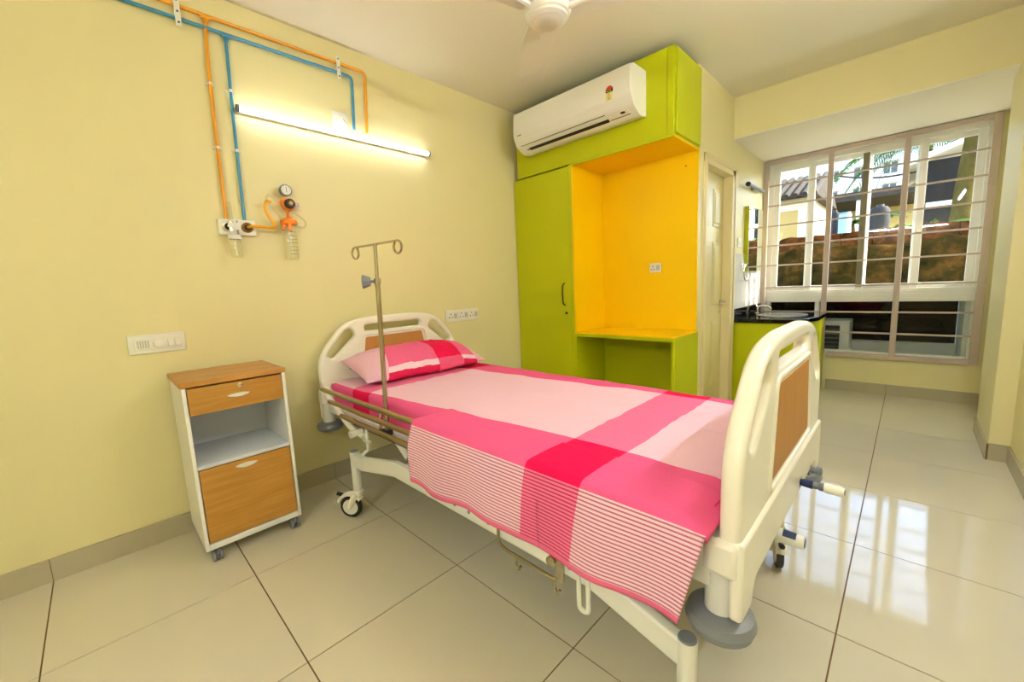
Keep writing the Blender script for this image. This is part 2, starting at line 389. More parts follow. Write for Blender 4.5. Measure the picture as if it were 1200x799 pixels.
sk.box('rocker', 'switchgrey', 1.112, 1.14, YM-.031, YM-.0255, 1.232, 1.272, .002)
for (a, b) in ((1.083, 1.262), (1.073, 1.24), (1.093, 1.24)): sk.add(MB().cyl((a, YM-.0268, b), (a, YM-.026, b), .0045, 8), 'pin_hole', 'black')

# ------------------------------------------------------------------ air conditioner on the loft front
ac = Thing('air_conditioner', 'white split air conditioner mounted on the green loft cabinet', 'air conditioner', (.73, YF-.1, 2.22))
ax0, ax1, az0, az1 = .215, 1.237, 2.214, 2.510
fy = YF-.205
prof = rounded([(YF-.0008, az0+.012), (YF-.0008, az1), (fy+.012, az1-.005), (fy, az0+.115), (fy+.035, az0+.045), (fy+.125, az0)], [.004, .012, .025, .03, .03, .02])
ac.add(MB().prism([(a, b) for a, b in prof], 'x', ax0, ax1), 'body', 'acwhite', .010, True)
pf = rounded([(fy+.011, az1-.012), (fy-.001, az0+.118), (fy+.004, az0+.096), (fy-.006, az0+.116), (fy+.004, az1-.014)], .004)
ac.add(MB().prism(pf, 'x', ax0+.012, ax1-.012), 'front_panel', 'acwhite', .002, True)
# outlet on the sloped underside: direction from (fy+.035,az0+.045) to (fy+.125,az0)
def acs(t, off): 
    a = Vector((fy+.035, az0+.045)); b = Vector((fy+.125, az0)); d = (b-a).normalized(); nrm = Vector((-abs(d.y), -abs(d.x)))
    q = a+(b-a)*t+nrm*off; return (q.x, q.y)
def slab(t0, t1, o0, o1): return [acs(t0, o0), acs(t1, o0), acs(t1, o1), acs(t0, o1)]
ac.add(MB().prism(slab(-.02, .035, .0, .0018), 'x', ax0+.05, ax1-.21), 'panel_line', mat('ac_seam', (120, 112, 86), .6))
ac.add(MB().prism(slab(.40, .66, -.001, .0015), 'x', ax0+.10, ax1-.205), 'outlet_slot', 'black')
ac.add(MB().prism(slab(.10, .36, -.001, .004), 'x', ax0+.08, ax1-.21), 'louver', 'acwhite', .002)
ac.add(MB().lathe([(.009, 0), (.009, .003)], (ax0+.085, acs(.53, 0)[0], acs(.53, .003)[1]), 'z', 12), 'pivot', 'black')
dp = ac.add(MB().prism(slab(.08, .52, .0, .004), 'x', ax1-.195, ax1-.05), 'display_panel', 'acwhite', .002)
ac.add(MB().prism(slab(.18, .34, .003, .0055), 'x', ax1-.105, ax1-.075), 'display_window', 'black', parent=dp)
ac.add(MB().prism(slab(.54, .60, .0, .0018), 'x', ax1-.195, ax1-.05), 'panel_line', M['panel'] if 'panel' in M else bpy.data.materials['ac_seam'])
def front_y(z): t = (az1-.012-z)/((az1-.012)-(az0+.116)); return fy+.004+(-.010)*t-.0006
st = Vector((1.085, 0, 2.384))
stk = MB(); pts = [(st.x+.026*math.cos(PI*j/14), st.z+.026*math.sin(PI*j/14)) for j in range(15)]
ac.add(MB().prism([(st.x-.026, st.z-.013), (st.x+.026, st.z-.013)]+pts, 'y', front_y(2.39)-.0012, front_y(2.39)+.004), 'rating_arc', 'black')
ac.add(MB().prism([(st.x+.022*math.cos(PI*j/14), st.z+.004+.022*math.sin(PI*j/14)) for j in range(15)], 'y', front_y(2.39)-.0018, front_y(2.39)), 'rating_fan', 'red')
for q in range(3): ac.add(MB().prism([(st.x-.016+.013*q+.004*math.cos(2*PI*j/5+PI/2), st.z-.004+.004*math.sin(2*PI*j/5+PI/2)) for j in range(5)], 'y', front_y(2.39)-.0018, front_y(2.39)), 'star', 'ylabel')
ac.box('rating_label', 'ylabel', st.x-.022, st.x+.022, front_y(2.35)-.0012, front_y(2.35)+.004, 2.324, 2.369)
for q in range(3): ac.box('label_print', 'greyplastic', st.x-.012, st.x+.004+.004*q, front_y(2.35)-.0018, front_y(2.35), 2.359-.012*q, 2.362-.012*q)
ac.box('label_print', 'black', st.x-.003, st.x+.003, front_y(2.35)-.0018, front_y(2.35), 2.326, 2.331)
for q in range(4): ac.box('logo_mark', 'greyplastic', .268+.010*q, .275+.010*q, front_y(2.335)-.0012, front_y(2.335)+.002, 2.322+.002*(q % 2), 2.331-.001*(q % 2))

# ------------------------------------------------------------------ ceiling fan
fc = Vector((1.355, 1.80, 0))
fan = Thing('ceiling_fan', 'white three-blade ceiling fan', 'fan', (fc.x, fc.y, H))
fan.add(MB().lathe([(.02, -.085), (.062, -.06), (.068, -.0)], (fc.x, fc.y, H), 'z', 24), 'canopy', 'fan', smooth=True)
fan.add(MB().cyl((fc.x, fc.y, 2.42), (fc.x, fc.y, H-.07), .012, 12), 'downrod', 'fan', smooth=True)
mo = fan.add(MB().lathe([(.03, .105), (.055, .10), (.085, .07), (.098, .05), (.10, .03), (.094, .016), (.088, .012)], (fc.x, fc.y, 2.294), 'z', 32), 'motor_housing', 'fan', smooth=True)
fan.add(MB().lathe([(.086, .012), (.084, .003), (.07, -.006), (.066, -.007)], (fc.x, fc.y, 2.294), 'z', 32), 'bottom_ring', 'fan', smooth=True, parent=mo)
fan.add(MB().lathe([(.064, -.0065), (.058, -.013), (.035, -.019), (.0, -.021)], (fc.x, fc.y, 2.294), 'z', 32), 'bottom_cap', mat('cap_white', (226, 220, 204), .4), smooth=True, parent=mo)
for k in range(3):
    a = math.radians(139.5+120*k); c, s_ = math.cos(a), math.sin(a)
    def bp(r, t, z): return (fc.x+r*c-t*s_, fc.y+r*s_+t*c, z)
    b = MB(); n = 10
    for i in range(n+1):
        r = .088+(.55-.088)*i/n; wdt = .072+.012*math.sin(PI*min(1, i/n*1.2)) - (.012 if i == n else 0)
        for (t, dz) in ((-wdt, .011), (wdt, -.011)):
            b.v += [bp(r, t, 2.334+dz), bp(r, t, 2.339+dz)]
    for i in range(n):
        q = 4*i; b.f += [(q, q+2, q+6, q+4), (q+1, q+5, q+7, q+3), (q, q+4, q+5, q+1), (q+2, q+3, q+7, q+6)]
    b.f += [(0, 1, 3, 2), (4*n, 4*n+2, 4*n+3, 4*n+1)]
    bl = fan.add(b, 'blade', 'fan')
    fan.add(MB().tube([bp(.09, 0, 2.326), bp(.13, 0, 2.330), bp(.19, 0, 2.3305)], [.014, .014, .010], 8), 'blade_arm', 'fan', smooth=True, parent=bl)

# ------------------------------------------------------------------ lights: the tube in view and two unseen fill tubes added for brightness
def batten(name, label, along, p0, p1, wall, nrm, glow='tubeglow'):
    """p0,p1: ends on the wall surface at the tube's height"""
    p0 = Vector(p0); p1 = Vector(p1); n = Vector(nrm); d = (p1-p0).normalized()
    t = Thing(name, label, 'tube light', p0, 'tube lights' if 0 else None)
    u = MB(); t.add(MB().tube([p0+n*.017+d*.004, p1+n*.017-d*.004], .0155, 8), 'housing', 'white')
    t.add(MB().tube([p0+n*.043+d*.012, p1+n*.043-d*.012], .0135, 14), 'glowing_tube', glow, smooth=True)
    for p, s in ((p0, 1), (p1, -1)): t.add(MB().tube([p+n*.04, p+n*.04+d*.012*s], .0185, 12), 'end_cap', 'greyplastic')
    return t
batten('tube_light', 'glowing white batten tube light on the left wall above the bed', 'y', (0, .900, 2.122), (0, 2.070, 2.118), 0, (1, 0, 0))
batten('tube_light', 'added fill tube, out of view on the right wall opposite the bed', 'y', (RW, 1.5, 2.12), (RW, 2.7, 2.12), 0, (-1, 0, 0), 'roomfill')  # fill light added to brighten the room, shaped as a batten
batten('tube_light', 'added fill tube, unseen on the wall behind the camera', 'x', (1.8, YN, 1.95), (3.0, YN, 1.95), 0, (0, 1, 0), 'nearfill')  # unseen fill added to light the near side of the bed

# ------------------------------------------------------------------ gas pipes on the left wall
def pipe(name, label, m, mains, branches, clips):
    t = Thing(name, label, 'pipe', (0.02, 1.0, 1.6))
    t.add(MB().tube(arc3(mains, .03), .0085, 10), 'main_run', m, smooth=True)
    for b in branches:
        t.add(MB().tube(b, .0078, 10), 'branch', m, smooth=True)
        t.add(MB().tube([(b[0][0], b[0][1]-.02, b[0][2]), (b[0][0], b[0][1]+.02, b[0][2])], .0115, 10).tube([b[0], (b[0][0], b[0][1], b[0][2]-.025)], .0108, 10), 'tee_fitting', m, smooth=True)
    for (y, z) in clips:
        t.add(MB().box(0, .030, y-.007, y+.007, z-.007, z+.007).box(0, .012, y-.019, y+.019, z-.006, z+.006), 'clip', 'switch', .002)
    return t
pipe('orange_gas_pipe', 'orange painted medical gas pipe, the upper of two wall pipes', 'orange', [(.02, YN, 2.528), (.02, 1.637, 2.528), (.02, 1.617, 2.165)], [[(.02, .822, 2.520), (.02, .808, 2.3), (.02, .802, 2.0), (.02, .797, 1.56)]], [(.8065, 2.215), (.802, 1.914)])
pipe('blue_gas_pipe', 'blue painted medical gas pipe running just below the orange one', 'pblue', [(.02, YN, 2.466), (.02, 1.548, 2.474), (.02, 1.533, 2.165)], [[(.02, .898, 2.466), (.02, .890, 2.2), (.02, .882, 1.85), (.02, .878, 1.56)]], [(.8885, 2.205), (.8835, 1.915)])
for (y, lab) in ((.712, 'slotted white saddle clip across both wall pipes near the tee'), (1.465, 'slotted white saddle clip across both wall pipes near their bend')):
    t = Thing('pipe_saddle', lab, 'clip', (0, y, 2.5), 'pipe saddles')
    pl = t.box('plate', 'switch', .0295, .033, y-.011, y+.011, 2.435, 2.56, .001)
    t.box('stand_off', 'switch', 0, .0295, y-.006, y+.006, 2.492, 2.504)
    for z in (2.45, 2.497, 2.545): t.add(MB().cyl((.0331, y, z), (.0338, y, z), .0045, 8), 'screw', 'black', parent=pl)

# ------------------------------------------------------------------ gas outlets, flowmeter, suction regulator
ol = []
for k, (ya, yb, lab, rc) in enumerate(((.757, .838, 'white gas outlet plate below the orange pipe', 'chrome'), (.842, .924, 'white gas outlet plate below the blue pipe', mat('brass_ring', (150, 110, 40), .3, metal=.8)))):
    t = Thing('gas_outlet', lab, 'gas outlet', (0, ya, 1.49), 'wall gas outlets'); yc = (ya+yb)/2
    t.box('plate', 'switch', 0, .03, ya, yb, 1.486, 1.566, .004)
    t.add(MB().lathe([(.026, 0), (.026, .010), (.02, .012)], (.03, yc, 1.527), 'x', 20), 'socket_ring', rc, smooth=True)
    t.add(MB().lathe([(.017, 0), (.015, .004)], (.041, yc, 1.527), 'x', 16), 'socket_core', 'black', smooth=True)
fm = Thing('oxygen_flowmeter', 'clear oxygen flowmeter with humidifier bottle and white cap', 'flowmeter', (.07, .815, 1.36))
fm.add(MB().lathe([(.012, 0), (.012, .10), (.006, .112)], (.075, .803, 1.53), 'z', 14), 'flow_tube', 'clear', smooth=True)
fm.add(MB().tube([(.04, .80, 1.527), (.085, .80, 1.527)], .012, 12).tube([(.075, .803, 1.50), (.075, .803, 1.545)], .011, 12), 'inlet_body', 'chrome', smooth=True)
fm.add(MB().lathe([(.010, .028), (.028, .022), (.030, .0)], (.078, .812, 1.458), 'z', 20), 'white_cap', 'switch', smooth=True)
fm.add(MB().lathe([(.024, .09), (.026, .08), (.026, .006), (.022, 0)], (.078, .812, 1.368), 'z', 20), 'bottle', 'clear', smooth=True)
fm.add(MB().cyl((.078, .812, 1.378), (.078, .812, 1.46), .0035, 8), 'dip_tube', 'switch')
fm.box('grip_wing', 'switch', .085, .093, .80, .835, 1.505, 1.540, .003)
sr = Thing('suction_regulator', 'orange suction regulator with round gauge and collection jar', 'suction unit', (.06, 1.08, 1.36))
sr.add(MB().lathe([(.0, 0), (.031, .0), (.032, .02), (.027, .024)], (.045, 1.083, 1.737), 'x', 24), 'gauge_case', 'greyplastic', smooth=True)
sr.add(MB().lathe([(.025, 0), (.025, .0012)], (.069, 1.083, 1.737), 'x', 24), 'gauge_dial', 'switch')
sr.add(MB().box(.0703, .0712, 1.0825, 1.0845, 1.725, 1.752), 'gauge_needle', 'black')
for q in range(5): sr.add(MB().cyl((.0703, 1.083+.017*math.cos(PI*q/4), 1.737+.017*math.sin(PI*q/4)), (.071, 1.083+.017*math.cos(PI*q/4), 1.737+.017*math.sin(PI*q/4)), .0018, 6), 'dial_mark', 'black')
ring = rounded([(1.052, 1.686), (1.082, 1.70), (1.112, 1.686), (1.128, 1.672), (1.118, 1.645), (1.10, 1.628), (1.072, 1.643)], .02)
sr.add(MB().prism(ring, 'x', .012, .066), 'regulator_body', 'orangeplastic', .006, True)
sr.add(MB().lathe([(.027, 0), (.026, .018), (.021, .022)], (.066, 1.092, 1.665), 'x', 18), 'control_knob', 'black', smooth=True)
sr.add(MB().lathe([(.011, 0), (.010, .008)], (.087, 1.092, 1.665), 'x', 12), 'knob_centre', mat('bronze_knob', (130, 90, 40), .3, metal=.8), smooth=True)
sr.add(MB().tube([(.04, 1.12, 1.672), (.04, 1.15, 1.672)], .006, 8).tube([(.04, 1.12, 1.656), (.04, 1.152, 1.656)], .008, 8), 'port', 'chrome', smooth=True)
sr.add(MB().tube([(.05, 1.085, 1.64), (.055, 1.082, 1.60), (.06, 1.080, 1.575)], .008, 8), 'stem', 'orangeplastic', smooth=True)
sr.add(MB().lathe([(.012, .035), (.030, .026), (.042, .018), (.044, 0), (.040, -.004)], (.065, 1.079, 1.555), 'z', 24), 'jar_lid', 'orangeplastic', smooth=True)
sr.add(MB().tube([(.085, 1.045, 1.545), (.088, 1.04, 1.52)], .010, 10).tube([(.07, 1.085, 1.56), (.075, 1.085, 1.595)], .012, 10).tube([(.10, 1.07, 1.55), (.102, 1.07, 1.515)], .011, 10), 'lid_port', 'orangeplastic', smooth=True)
jar = sr.add(MB().lathe([(.034, .19), (.036, .18), (.034, .008), (.030, 0)], (.065, 1.076, 1.362), 'z', 24), 'jar', 'clear', smooth=True)
for q in range(7): sr.add(MB().tube([(.065+.0366*math.cos(a), 1.076+.0366*math.sin(a), 1.39+.02*q) for a in [x*.12 for x in range(-3, 8)]], .0008, 4), 'scale_line', 'black', parent=jar)
sr.add(MB().cyl((.068, 1.076, 1.372), (.068, 1.076, 1.555), .0045, 8), 'dip_tube', 'switch')
sr.box('wall_bracket', 'switch', 0, .03, 1.06, 1.10, 1.53, 1.57, .003)
def hose(name, label, m, pts, r):
    P = [Vector(p) for p in pts]; out = []
    for i in range(len(P)-1):
        a, b, c, d_ = P[max(i-1, 0)], P[i], P[i+1], P[min(i+2, len(P)-1)]
        for j in range(8):
            t = j/8; out.append(.5*((2*b)+(c-a)*t+(2*a-5*b+4*c-d_)*t*t+(-a+3*b-3*c+d_)*t**3))
    out.append(P[-1]); o = MB().tube(out, r, 8).build(name, m, None, 0, True); tag(o, label, 'hose'); return o
hose('amber_hose', 'short amber rubber hose from the outlet looping up beside the jar', 'yellowtube', [(.05, .884, 1.527), (.075, .90, 1.53), (.07, .945, 1.531), (.06, .99, 1.53), (.05, 1.012, 1.55), (.045, .985, 1.60), (.045, .975, 1.64), (.05, .985, 1.672), (.055, 1.005, 1.665)], .0075)
hose('clear_hose', 'loop of clear plastic tubing hung across the suction regulator', 'clear', [(.06, 1.055, 1.545), (.09, 1.02, 1.60), (.09, .975, 1.66), (.08, .985, 1.695), (.08, 1.01, 1.685), (.095, 1.06, 1.63), (.10, 1.11, 1.605), (.095, 1.155, 1.57), (.08, 1.15, 1.54), (.075, 1.11, 1.545)], .006)

# ------------------------------------------------------------------ switch plates on the left wall
t = Thing('switch_board', 'long white switch plate above the bedside cabinet', 'switch plate', (0, .457, .965))
t.box('plate', 'switch', 0, .012, .353, .561, .922, 1.012, .004); t.box('inner_plate', 'switch', .0118, .016, .372, .545, .940, .995, .002)
for q in range(5): t.box('vent_slit', 'switchgrey', .0158, .017, .384+.009*q, .389+.009*q, .95, .985)
t.add(MB().lathe([(.020, 0), (.018, .012), (.012, .014)], (.016, .459, .967), 'x', 18), 'dimmer_knob', 'switch', smooth=True)
for q in range(2): t.box('rocker', 'switch', .0158, .022, .493+.027*q, .517+.027*q, .948, .987, .003)
t = Thing('socket_strip', 'white socket strip on the wall right of the headboard', 'socket', (0, 2.30, .95))
t.box('plate', 'switch', 0, .012, 2.14, 2.468, .905, .995, .003)
for q in range(3):
    t.box('module', 'switch', .0118, .016, 2.15+.106*q, 2.15+.102+.106*q, .915, .985, .002)
    for (a, b) in ((.035, .965), (.02, .94), (.05, .94)): t.add(MB().cyl((.0161, 2.15+.106*q+a, b), (.0166, 2.15+.106*q+a, b), .005, 8), 'pin_hole', 'black')
    t.box('rocker', 'switchgrey', .0158, .02, 2.15+.106*q+.068, 2.15+.106*q+.094, .93, .97, .002)
t = Thing('junction_box', 'white cable box on the wall just above the tube light', 'junction box', (0, 1.455, 2.2))
t.box('plate', 'switch', 0, .010, 1.41, 1.50, 2.155, 2.255, .003)
t.add(MB().tube([(.01, 1.45, 2.225), (.03, 1.455, 2.21), (.03, 1.45, 2.17), (.02, 1.445, 2.135)], .004, 8), 'cable', 'switch', smooth=True)
t.add(MB().tube([(.01, 1.475, 2.215), (.028, 1.483, 2.19), (.02, 1.50, 2.165)], .003, 8), 'cable', 'switchgrey', smooth=True)

# ------------------------------------------------------------------ bedside cabinet
cb = Thing('bedside_cabinet', 'white bedside cabinet with oak drawer, door and top, on castors', 'cabinet', (.235, .67, 0))
X0, X1, Y0, Y1, Z0, Z1 = .045, .422, .474, .866, .066, .798
cb.box('side_panel', 'cabwhite', X0, X1, Y0, Y0+.014, Z0, Z1, .002); cb.box('side_panel', 'cabwhite', X0, X1, Y1-.014, Y1, Z0, Z1, .002)
cb.box('back_panel', 'cabgrey', X0, X0+.01, Y0+.0145, Y1-.0145, Z0, Z1, 0)
cb.box('base_panel', 'cabwhite', X0+.011, X1, Y0+.0145, Y1-.0145, Z0, Z0+.028, .002)
cb.box('shelf', 'cabgrey', X0+.011, X1-.002, Y0+.0145, Y1-.0145, .436, .452, .002)
cb.box('upper_divider', 'cabgrey', X0+.011, X1-.02, Y0+.0145, Y1-.0145, .672, .684, 0)
cb.add(MB().prism(rounded([(X0-.005, Y0-.006), (X1+.004, Y0-.006), (X1+.004, Y1+.006), (X0-.005, Y1+.006)], [.004, .012, .012, .004]), 'z', Z1+.001, Z1+.023), 'top', 'woodside', .004)
dw = cb.box('drawer_front', 'wood', X1-.018, X1+.001, Y0+.017, Y1-.017, .676, .792, .002)
do = cb.box('door', 'wood', X1-.018, X1+.001, Y0+.017, Y1-.017, .098, .432, .002)
def pull(y, z, par):
    b = MB(); n = 10
    for i in range(n+1):
        u = i/n*2-1; dy = .042*u; d_ = .018*(1-u*u)+.001; h_ = .013*(1-u*u*.8)
        b.v += [(X1, y+dy, z-h_*.6+.004), (X1, y+dy, z+h_*.55+.004), (X1+d_, y+dy, z+h_*.5+.004), (X1+d_*.8, y+dy, z-h_*.55+.002)]
    for i in range(n):
        q = 4*i
        for j in range(4): b.f.append((q+j, q+(j+1) % 4, q+4+(j+1) % 4, q+4+j))
    b.f += [(0, 1, 2, 3), (4*n+3, 4*n+2, 4*n+1, 4*n)]
    cb.add(b, 'handle', 'white', smooth=True, parent=par)
pull(.671, .732, dw); pull(.665, .405, do)
cb.add(MB().lathe([(.010, 0), (.010, .004), (.004, .006)], (X1+.001, .680, .776), 'x', 16), 'lock', 'chrome', smooth=True, parent=dw)
for (x, y) in ((X1-.032, Y0+.04), (X1-.032, Y1-.03), (X0+.04, Y0+.04), (X0+.04, Y1-.03)):
    cs = cb.add(MB().cyl((x, y, .048), (x, y, Z0), .012, 10).box(x-.014, x+.02, y-.006, y+.006, .03, .056), 'castor', 'greyplastic', .003)
    for s in (-1, 1): cb.add(MB().lathe([(.0, -.007), (.020, -.007), (.025, -.004), (.025, .004), (.020, .007), (.0, .007)], (x+.005, y+.013*s, .0252), 'y', 18), 'wheel', 'rubber', smooth=True, parent=cs)

# ------------------------------------------------------------------ hospital bed
bed = Thing('hospital_bed', 'white hospital bed with cream moulded end boards and steel side rails', 'bed', (1.25, 1.63, 0))
BY0, BY1 = 1.135, 2.135; BC = (BY0+BY1)/2
def board(name, xc, head):
    hw = (BY1-BY0)/2
    half = [(.0-hw, .55), (-hw, .80), (-hw+.165, .985), (-.18, 1.012)]
    out = half+[(-y, z) for y, z in reversed(half)]
    rr = [.005, .09, .09, .15, .15, .09, .09, .005]
    L = [rounded(out, rr, 6)]
    s1 = [(-hw+.045, .80), (-hw+.085, .775), (-hw+.235, .905), (-hw+.215, .950), (-hw+.17, .945)]
    L.append(rounded(s1, .022, 4)); L.append(rounded([(-y, z) for y, z in reversed(s1)], .022, 4))
    L.append(rounded([(-.205, .922), (-.205, .962), (.205, .962), (.205, .922)], .02, 4))
    o = outline_mesh(name, L, .044, .016, 'bedplastic')
    o.matrix_world = Matrix(((0, 0, 1, xc), (1, 0, 0, BC), (0, 1, 0, 0), (0, 0, 0, 1)))
    local(bed.o, o)
    inv = o.matrix_world.inverted()
    def sub(mb, nm, m, bevel=0):
        p = mb.build(nm, m, None, bevel); p.parent = o; p.matrix_parent_inverse = inv; return p
    sgn = 1 if not head else 1
    pan = rounded([(BC-.245, .645), (BC-.205, .885), (BC+.205, .885), (BC+.245, .645)], .012)
    sub(MB().prism(pan, 'x', xc-.0235, xc+.0235), 'inlay_panel', 'brownpanel', .001)
    rim = rounded([(BC-.275, .625), (BC-.228, .902), (BC+.228, .902), (BC+.275, .625)], .03)
    sub(MB().tube([(xc+.021, a, b) for a, b in rim], .008, 8, True), 'panel_rim', 'bedplastic')
    # thick lower apron with legs at both ends
    ap = rounded([(BY0-.006, .605), (BY0-.006, .425), (BY0+.075, .425), (BY0+.10, .475), (BY1-.10, .475), (BY1-.075, .425), (BY1+.006, .425), (BY1+.006, .605)], .015)
    o0, o1 = (xc+.002, xc+.030) if not head else (xc-.030, xc-.002)
    sub(MB().prism(ap, 'x', o0, o1), 'apron', 'bedplastic', .008)
    for y in (BY0+.035, BY1-.035):
        sub(MB().box(xc-.050, xc+.022, y-.048, y+.048, .520, .604) if not head else MB().box(xc-.022, xc+.050, y-.048, y+.048, .520, .604), 'corner_block', 'bedplastic', .014)
    return o
board('headboard', .105, True); board('footboard', 2.312, False)
bed.add(MB().cyl((.128, 1.315, .70), (.134, 1.315, .76), .006, 8).cyl((.128, 1.95, .70), (.134, 1.95, .76), .006, 8), 'headboard_pin', 'greyplastic')
for (x, y) in ((2.287, 1.175), (2.287, 2.095), (.125, 1.160), (.125, 2.110)):
    p = bed.add(MB().lathe([(.033, 0), (.033, .12)], (x, y, .402), 'z', 20), 'corner_post', 'bedpaint', smooth=True)
    bed.add(MB().lathe([(.02, .026), (.052, .027), (.068, .018), (.074, 0), (.068, -.018), (.052, -.027), (.02, -.024)], (x, y, .388), 'z', 28), 'bumper', 'rubber', smooth=True, parent=p)
fr = bed.add(MB().box(.14, 2.08, 1.150, 1.185, .478, .522).box(2.08, 2.275, 1.138, 1.185, .478, .580).box(.14, 2.275, 2.085, 2.125, .478, .540).box(.14, .18, 1.185, 2.085, .478, .54).box(2.225, 2.275, 1.185, 2.085, .478, .56), 'upper_frame', 'bedpaint', .004)
for q in range(4): bed.add(MB().box(.30+.5*q, .33+.5*q, 1.185, 2.085, .49, .515), 'cross_tube', 'bedpaint', .003)
for (a, b) in ((.19, .86), (.88, 1.30), (1.32, 2.21)): bed.box('platform', mat('grey_platform', (150, 150, 146), .5), a, b, 1.19, 2.08, .516, .530)
# base chassis: raised in the middle, lower at both ends
def base_rail(y):
    top = [(.565, .352), (.66, .352), (.99, .422), (1.985, .422), (2.24, .350)]; bot = [(x, z-.068) for x, z in reversed(top)]
    return MB().prism(top+bot, 'y', y-.016, y+.016)
NB, FB = 1.102, 2.09
for y in (NB, FB):
    r_ = bed.add(base_rail(y), 'base_rail', 'bedpaint', .006)
    if y == NB:
        for x in (1.34, 1.42, 1.50, 1.60, 1.93): bed.add(MB().cyl((x, y-.018, .386), (x, y-.015, .386), .007, 10), 'bolt', 'greyplastic', parent=r_)
bed.add(MB().box(1.02, 1.06, NB+.016, FB-.016, .36, .41), 'base_crossbar', 'bedpaint', .004)
bed.add(MB().box(1.95, 1.99, NB+.016, FB-.016, .36, .41), 'base_crossbar', 'bedpaint', .004)
for x in (1.0, 1.95):
    for y in (NB+.06, FB-.06):
        bed.add(MB().tube([(x, y, .42), (x-.12, y, .50)], .018, 10), 'lift_link', 'bedpaint')
def castor(x, y, zt, dx, dy, lock):
    leg = bed.add(MB().lathe([(.022, .13), (.022, zt)], (x, y, 0), 'z', 18), 'castor_leg', 'bedpaint', smooth=True)
    bed.add(MB().lathe([(.021, 0), (.019, .004)], (x, y, zt), 'z', 18), 'leg_cap', 'greyplastic', parent=leg)
    d_ = Vector((dx, dy, 0)).normalized(); wc = Vector((x, y, .058))+d_*.045; sd = Vector((-d_.y, d_.x, 0))
    fk = MB()
    for s in (-1, 1):
        for (p, q, wd_) in ((Vector((x, y, .135))+sd*.019*s, wc+sd*.019*s+Vector((0, 0, .0)), 0),):
            fk.tube([p, p+d_*.018-Vector((0, 0, .02)), q], [.015, .018, .012], 8)
    fk.lathe([(.026, 0), (.026, .022), (.02, .026)], (x, y, .125), 'z', 16)
    f_ = bed.add(fk, 'castor_fork', 'bedplastic', smooth=True)
    b = MB(); t_ = MB(); hb = MB()
    def wheel(mb, prof):
        n = 28; base = len(mb.v)
        for (r, h) in prof:
            for j in range(n):
                a = 2*PI*j/n; mb.v.append(tuple(wc+d_*(r*math.cos(a))+Vector((0, 0, r*math.sin(a)))+sd*h))
        for i in range(len(prof)-1):
            for j in range(n): mb.f.append((base+i*n+j, base+i*n+(j+1) % n, base+(i+1)*n+(j+1) % n, base+(i+1)*n+j))
        mb.f.append(tuple(base+j for j in range(n))); mb.f.append(tuple(base+(len(prof)-1)*n+j for j in range(n)))
    wheel(t_, [(.042, -.012), (.053, -.012), (.058, -.006), (.058, .006), (.053, .012), (.042, .012)]); wheel(hb, [(.02, -.0150), (.040, -.0130), (.041, .0130), (.02, .0150)])
    bed.add(t_, 'tyre', 'black', smooth=True, parent=f_); bed.add(hb, 'hub', 'rubber' if 0 else 'bedpaint', smooth=True, parent=f_)
    gd = MB()
    for sft in (-.012, 0, .012): gd.tube([wc+sd*sft+d_*(.068*math.cos(a))+Vector((0, 0, .068*math.sin(a))) for a in [math.radians(25+10*q) for q in range(13)]], .0085, 8)
    bed.add(gd, 'wheel_guard', 'bedplastic', smooth=True, parent=f_)
    if lock: bed.add(MB().tube([wc+Vector((0, 0, .062))+d_*.045, wc+Vector((0, 0, .068))+d_*.072], [.009, .010], 8), 'brake_pedal', 'black', smooth=True, parent=f_)
castor(.563, NB, .358, -.8, -.6, True); castor(2.242, NB, .356, .3, -1, False); castor(.563, FB, .358, -1, .2, False); castor(2.225, FB, .356, .35, -1, True)
# folded side rails
def side_rail(y, s, dz):
    arm = [(.215, .635), (.25, .60), (.36, .55), (.46, .49), (.56, .46), (.66, .455)]
    a_ = bed.add(MB().tube(arc3([(x, y+.012*s, z-dz) for x, z in arm], .05), .014, 10), 'rail_arm', 'bedplastic', smooth=True)
    bed.add(MB().cyl((.60, y-.03, .462-dz), (.60, y+.03, .462-dz), .018, 14), 'rail_pivot', 'bedpaint', smooth=True, parent=a_)
    bed.add(MB().tube([(.72, y, .52-dz), (.72, y, .40-dz)], .007, 8).tube([(.715, y-.004, .40-dz), (.715, y-.03, .385-dz)], .008, 8).box(.69, .75, y-.008, y+.008, .445-dz, .452-dz), 'rail_latch', 'bedpaint', smooth=True)
    for (x0, z, r) in ((.215, .632, .0125), (.30, .577, .0115), (.44, .522, .0115)):
        bed.add(MB().tube([(x0, y, z-dz), (2.06, y, z-dz)], r, 12), 'rail_tube', 'goldrail', smooth=True)
    for x in (.86, 1.25, 1.65, 2.04): bed.add(MB().tube([(x, y+.012*s, .632-dz), (x-.02, y+.012*s, .52-dz)], .009, 8), 'rail_strut', 'steel', smooth=True)
    bed.add(MB().box(.55, 1.15, y+.018*s-.004, y+.018*s+.004, .492-dz, .508-dz), 'rail_channel', 'black')
side_rail(1.105, 1, 0); side_rail(2.165, -1, .085)
